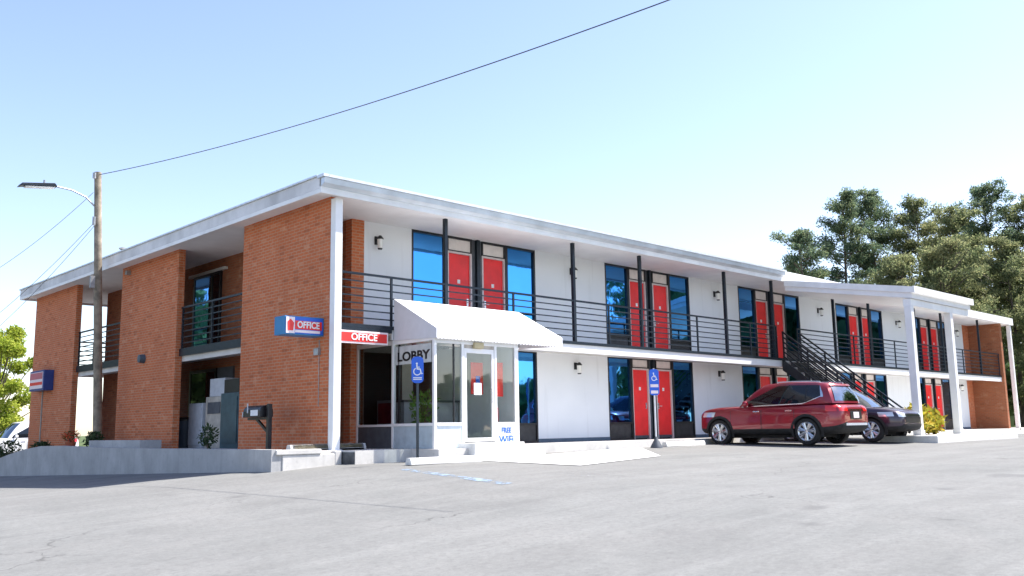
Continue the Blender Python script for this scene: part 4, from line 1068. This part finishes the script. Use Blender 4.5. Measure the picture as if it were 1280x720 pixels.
def pine(x, y, H, base, seed, label, mat, crown=.42, wid=3.6, nlimb=34, lean=0, dens=1.0):
    rng = np.random.default_rng(seed); z0 = gz(x, y)
    t = thing('pine_tree', label, 'tree', (x, y, z0), 0, 'pines behind the motel')
    m = MB(); pts = []; 
    for k in range(9):
        u = k/8; pts.append((x+lean*u*H*.08+.18*math.sin(u*5+seed), y+.15*math.sin(u*4+seed*2), z0+u*H*.97))
    rad = [base*(1-.88*k/8) for k in range(9)]; m.tube(pts, rad, 10)
    def tp(u):
        f = u*8; i = min(int(f), 7); return np.array(pts[i])+(np.array(pts[i+1])-np.array(pts[i]))*(f-i)
    cl = []
    for k in range(nlimb):
        u = crown+(1-crown)*((k+rng.uniform(0, .8))/nlimb)**.9; u = min(u, .985)
        rel = (u-crown)/(1-crown); p = tp(u/.97 if u < .97 else 1)
        L = wid*(.55+.9*math.sin(math.pi*min(1, rel*.85+.12)))*rng.uniform(.5, 1.1)*(1-.35*rel)
        a = rng.uniform(0, 2*math.pi); el = R(rng.uniform(-8, 22)+35*rel)
        d = np.array([math.cos(a)*math.cos(el), math.sin(a)*math.cos(el), math.sin(el)])
        q1 = p+d*L*.5+np.array([0, 0, -.06*L]); q2 = p+d*L+np.array([0, 0, .05*L])
        m.tube([tuple(p), tuple(q1), tuple(q2)], [max(.02, base*.22*(1-rel*.6)), .05, .02], 5)
        nc = max(3, int(L*2.2))
        for c in range(nc):
            f = rng.uniform(.38, 1.05); cc = p+d*L*f+rng.normal(size=3)*np.array([.35, .35, .22])*L*.42*f
            cl.append((cc, rng.uniform(.35, .72)*(1 if rel < .8 else .8)))
    for k in range(7): cl.append((tp(.99)+rng.normal(size=3)*.45, .55))
    m.build('trunk', BARK, t, smooth=True)
    Vs = []
    for cc, r in cl:
        n = int(112*dens*(r/.5)**1.5); P = rng.normal(size=(n, 3)); P /= np.linalg.norm(P, axis=1)[:, None]
        P *= (rng.uniform(0, 1, (n, 1))**.45)*r*np.array([1.15, 1.15, .72]); Vs.append(leaf_cloud(cc+P, .21, .4, .2, rng))
    np_mesh('crown', np.concatenate(Vs), mat, t, (x, y, z0))
    return t
def broad(x, y, H, seed, label, mat, wid=3, nm='leafy_tree', grp=None, n=5200, size=.22, low=.22, basez=None):
    rng = np.random.default_rng(seed); z0 = gz(x, y) if basez is None else basez
    t = thing(nm, label, 'tree', (x, y, z0), 0, grp)
    m = MB(); m.tube([(x, y, z0-.2), (x+.05, y, z0+H*.3), (x-.05, y+.1, z0+H*.6)], [.2, .15, .07], 8)
    cl = []
    for k in range(26):
        a = rng.uniform(0, 6.283); zz = low+(1-low)*rng.uniform(0, 1); rr = wid*math.sqrt(max(.05, 1-((zz-.55)/.5)**2))*rng.uniform(.3, 1)
        c = np.array([x+rr*math.cos(a), y+rr*math.sin(a), z0+H*zz*.95]); cl.append((c, rng.uniform(.45, .9)*wid/2.6))
        m.tube([(x, y, z0+H*zz*.5), tuple(c)], [.05, .012], 5)
    m.build('trunk', BARK, t)
    Vs = []
    for c, r in cl:
        k = int(n/26); P = rng.normal(size=(k, 3)); P /= np.linalg.norm(P, axis=1)[:, None]; P *= (rng.uniform(0, 1, (k, 1))**.5)*r*np.array([1.1, 1.1, .8]); Vs.append(leaf_cloud(c+P, size, 0, .5, rng))
    np_mesh('crown', np.concatenate(Vs), mat, t, (x, y, z0)); return t
pines = [
 (55.8, 18.7, 15.4, .22, 'dark pine at the lower left of the pine group', PINED, .22, 3.0, 44, 1.0),
 (58.9, 21.0, 13.2, .20, 'smallest dark pine at the far left end of the pine group', PINED, .25, 2.3, 34, 1.0),
 (61.4, 18.4, 19.6, .26, 'tall dark pine with a bare trunk low down left of the round topped one', PINED, .42, 2.7, 44, 1.0),
 (67.5, 18.0, 20.5, .27, 'tall pine with a rounded dark top left of the olive pines', PINED, .52, 2.7, 38, 1.1),
 (68.3, 14.6, 19.3, .28, 'olive green pine in the middle of the pine group', PINE, .28, 3.3, 52, 1.1),
 (66.1, 11.4, 17.5, .27, 'olive pine just left of the tallest pine', PINE, .22, 3.4, 52, 1.1),
 (74.7, 11.0, 20.8, .30, 'tallest pine with a dark top near the right picture edge', PINED, .34, 3.6, 50, 1.0),
 (74.0, 7.7, 19.1, .28, 'olive pine cut by the right edge of the picture', PINE, .22, 3.8, 52, 1.1),
 (82.0, 15.4, 18.9, .26, 'pale olive pine standing behind the front row', PINE, .20, 4.2, 50, 1.0),
 (65.4, 6.9, 13.6, .22, 'shorter light green pine in front of the tallest pine', PINE, .12, 3.6, 52, 1.1),
 (57.5, 11.8, 12.5, .22, 'low bushy pine just above the portico roof', PINE, .15, 3.0, 48, 1.1),
 (57.3, 9.1, 13.2, .22, 'low olive pine right of the portico above the far roof end', PINE, .15, 3.0, 48, 1.1),
]
for i, (x, y, H, bs, lb, mt, cr, wd, nl, dn) in enumerate(pines): pine(x, y, H, bs, 11+i, lb, mt, cr, wd, nl, (i % 3-1)*.6, dn)
broad(3.2, 35.5, 6.9, 5, 'yellow green tree beyond the left end of the motel', LIME, 2.0, n=20000, size=.11, low=.12)
broad(3.4, 41, 6.2, 6, 'lower yellow green tree at the left picture edge', LIME, 2.2, n=18000, size=.12, low=.1)
broad(57, .5, 5.2, 8, 'low green tree to the right of the brick end wall', SHRUB, 3.2, n=5200, size=.3)
# far wood all round the lot, reflected in the windows
rng = np.random.default_rng(3); Vs = []
def wood(x0, y0, x1, y1, n, h0, h1, dep):
    for k in range(n):
        u = rng.uniform(); x = x0+(x1-x0)*u+rng.normal()*dep; y = y0+(y1-y0)*u+rng.normal()*dep; h = rng.uniform(h0, h1)
        for c in range(5):
            r = rng.uniform(.22, .36)*h; cc = np.array([x+rng.normal()*h*.2, y+rng.normal()*h*.2, h*(.3+.65*rng.uniform())])
            P = rng.normal(size=(70, 3)); P /= np.linalg.norm(P, axis=1)[:, None]; P *= (rng.uniform(0, 1, (70, 1))**.4)*r; Vs.append(leaf_cloud(cc+P, 1.5, 0, .5, rng))
wood(68, -20, 89, -49, 40, 19, 26, 3)
wood(66, -9, 68, -18, 8, 9, 12, 1.5)
wood(118, -80, 40, -95, 36, 4, 6.5, 4)
wood(78, 2, 120, 60, 26, 4, 7, 4)
wood(-42, 52, -14, 66, 16, 9, 13, 3)
w_ = np_mesh('wood', np.concatenate(Vs), WOODS, None, (0, 0, 0)); struct(w_, 'stuff'); w_['label'] = 'far green wood around the lot'

wire((-1.0, 11, 8.0), WA, .35, 'long dark cable from the pole top across the sky', .011)
wire((-1.1, 11, 7.45), WB[0], .3, 'thin wire from the lamp arm down to the left', .007)
wire((-.98, 11, 6.62), WB[1], .25, 'upper of the paired wires sloping down to the left', .007)
wire((-.98, 11, 6.52), WB[2], .3, 'lower of the paired wires sloping down to the left', .007)

# ------------------------------------------------------------------ world, sun, camera
EL, AZ = 56, -27          # sun elevation, azimuth from +X towards +Y
w = bpy.data.worlds.new('World'); SC.world = w; w.use_nodes = True; nt = w.node_tree
bg = nt.nodes['Background']; sky = nt.nodes.new('ShaderNodeTexSky'); sky.sky_type = 'NISHITA'; sky.sun_disc = False
sky.sun_elevation = R(EL); sky.sun_rotation = R(90-AZ); sky.air_density = 1.0; sky.dust_density = .7; sky.ozone_density = 1.2; sky.altitude = 100
nt.links.new(mixc(nt, 1, sky.outputs[0], (1.08, .985, 1.0), 'MULTIPLY'), bg.inputs[0]); bg.inputs[1].default_value = .135
su = bpy.data.lights.new('sun', 'SUN'); su.energy = 5.0; su.angle = R(.5); su.color = (1, .95, .88)
so = bpy.data.objects.new('sun', su); COL.objects.link(so)
sv = Vector((math.cos(R(EL))*math.cos(R(AZ)), math.cos(R(EL))*math.sin(R(AZ)), math.sin(R(EL))))
so.rotation_euler = sv.to_track_quat('Z', 'Y').to_euler(); so.location = sv*60
cam = bpy.data.cameras.new('camera'); co = bpy.data.objects.new('camera', cam); COL.objects.link(co); SC.camera = co
yaw, pt, rl = R(45.922), R(8.783), R(-.932)
fwd = Vector((math.cos(yaw)*math.cos(pt), math.sin(yaw)*math.cos(pt), math.sin(pt))); rt = Vector((math.sin(yaw), -math.cos(yaw), 0)); upv = rt.cross(fwd)
r2 = rt*math.cos(rl)+upv*math.sin(rl); u2 = -rt*math.sin(rl)+upv*math.cos(rl)
M = Matrix.Identity(4)
for i in range(3): M[i][0] = r2[i]; M[i][1] = u2[i]; M[i][2] = -fwd[i]
M.translation = Vector((-10.4126, -16.2591, .3784)); co.matrix_world = M
cam.sensor_width = 36; cam.lens = 1140/1280*36; cam.clip_end = 6000; cam.clip_start = .1
vs_ = SC.view_settings; vs_.view_transform = 'Standard'; vs_.look = 'None'; vs_.exposure = EXPO; vs_.gamma = 1
SC.render.engine = 'CYCLES'; SC.cycles.max_bounces = 8; SC.cycles.transparent_max_bounces = 12
try: SC.cycles.use_denoising = True
except Exception: pass
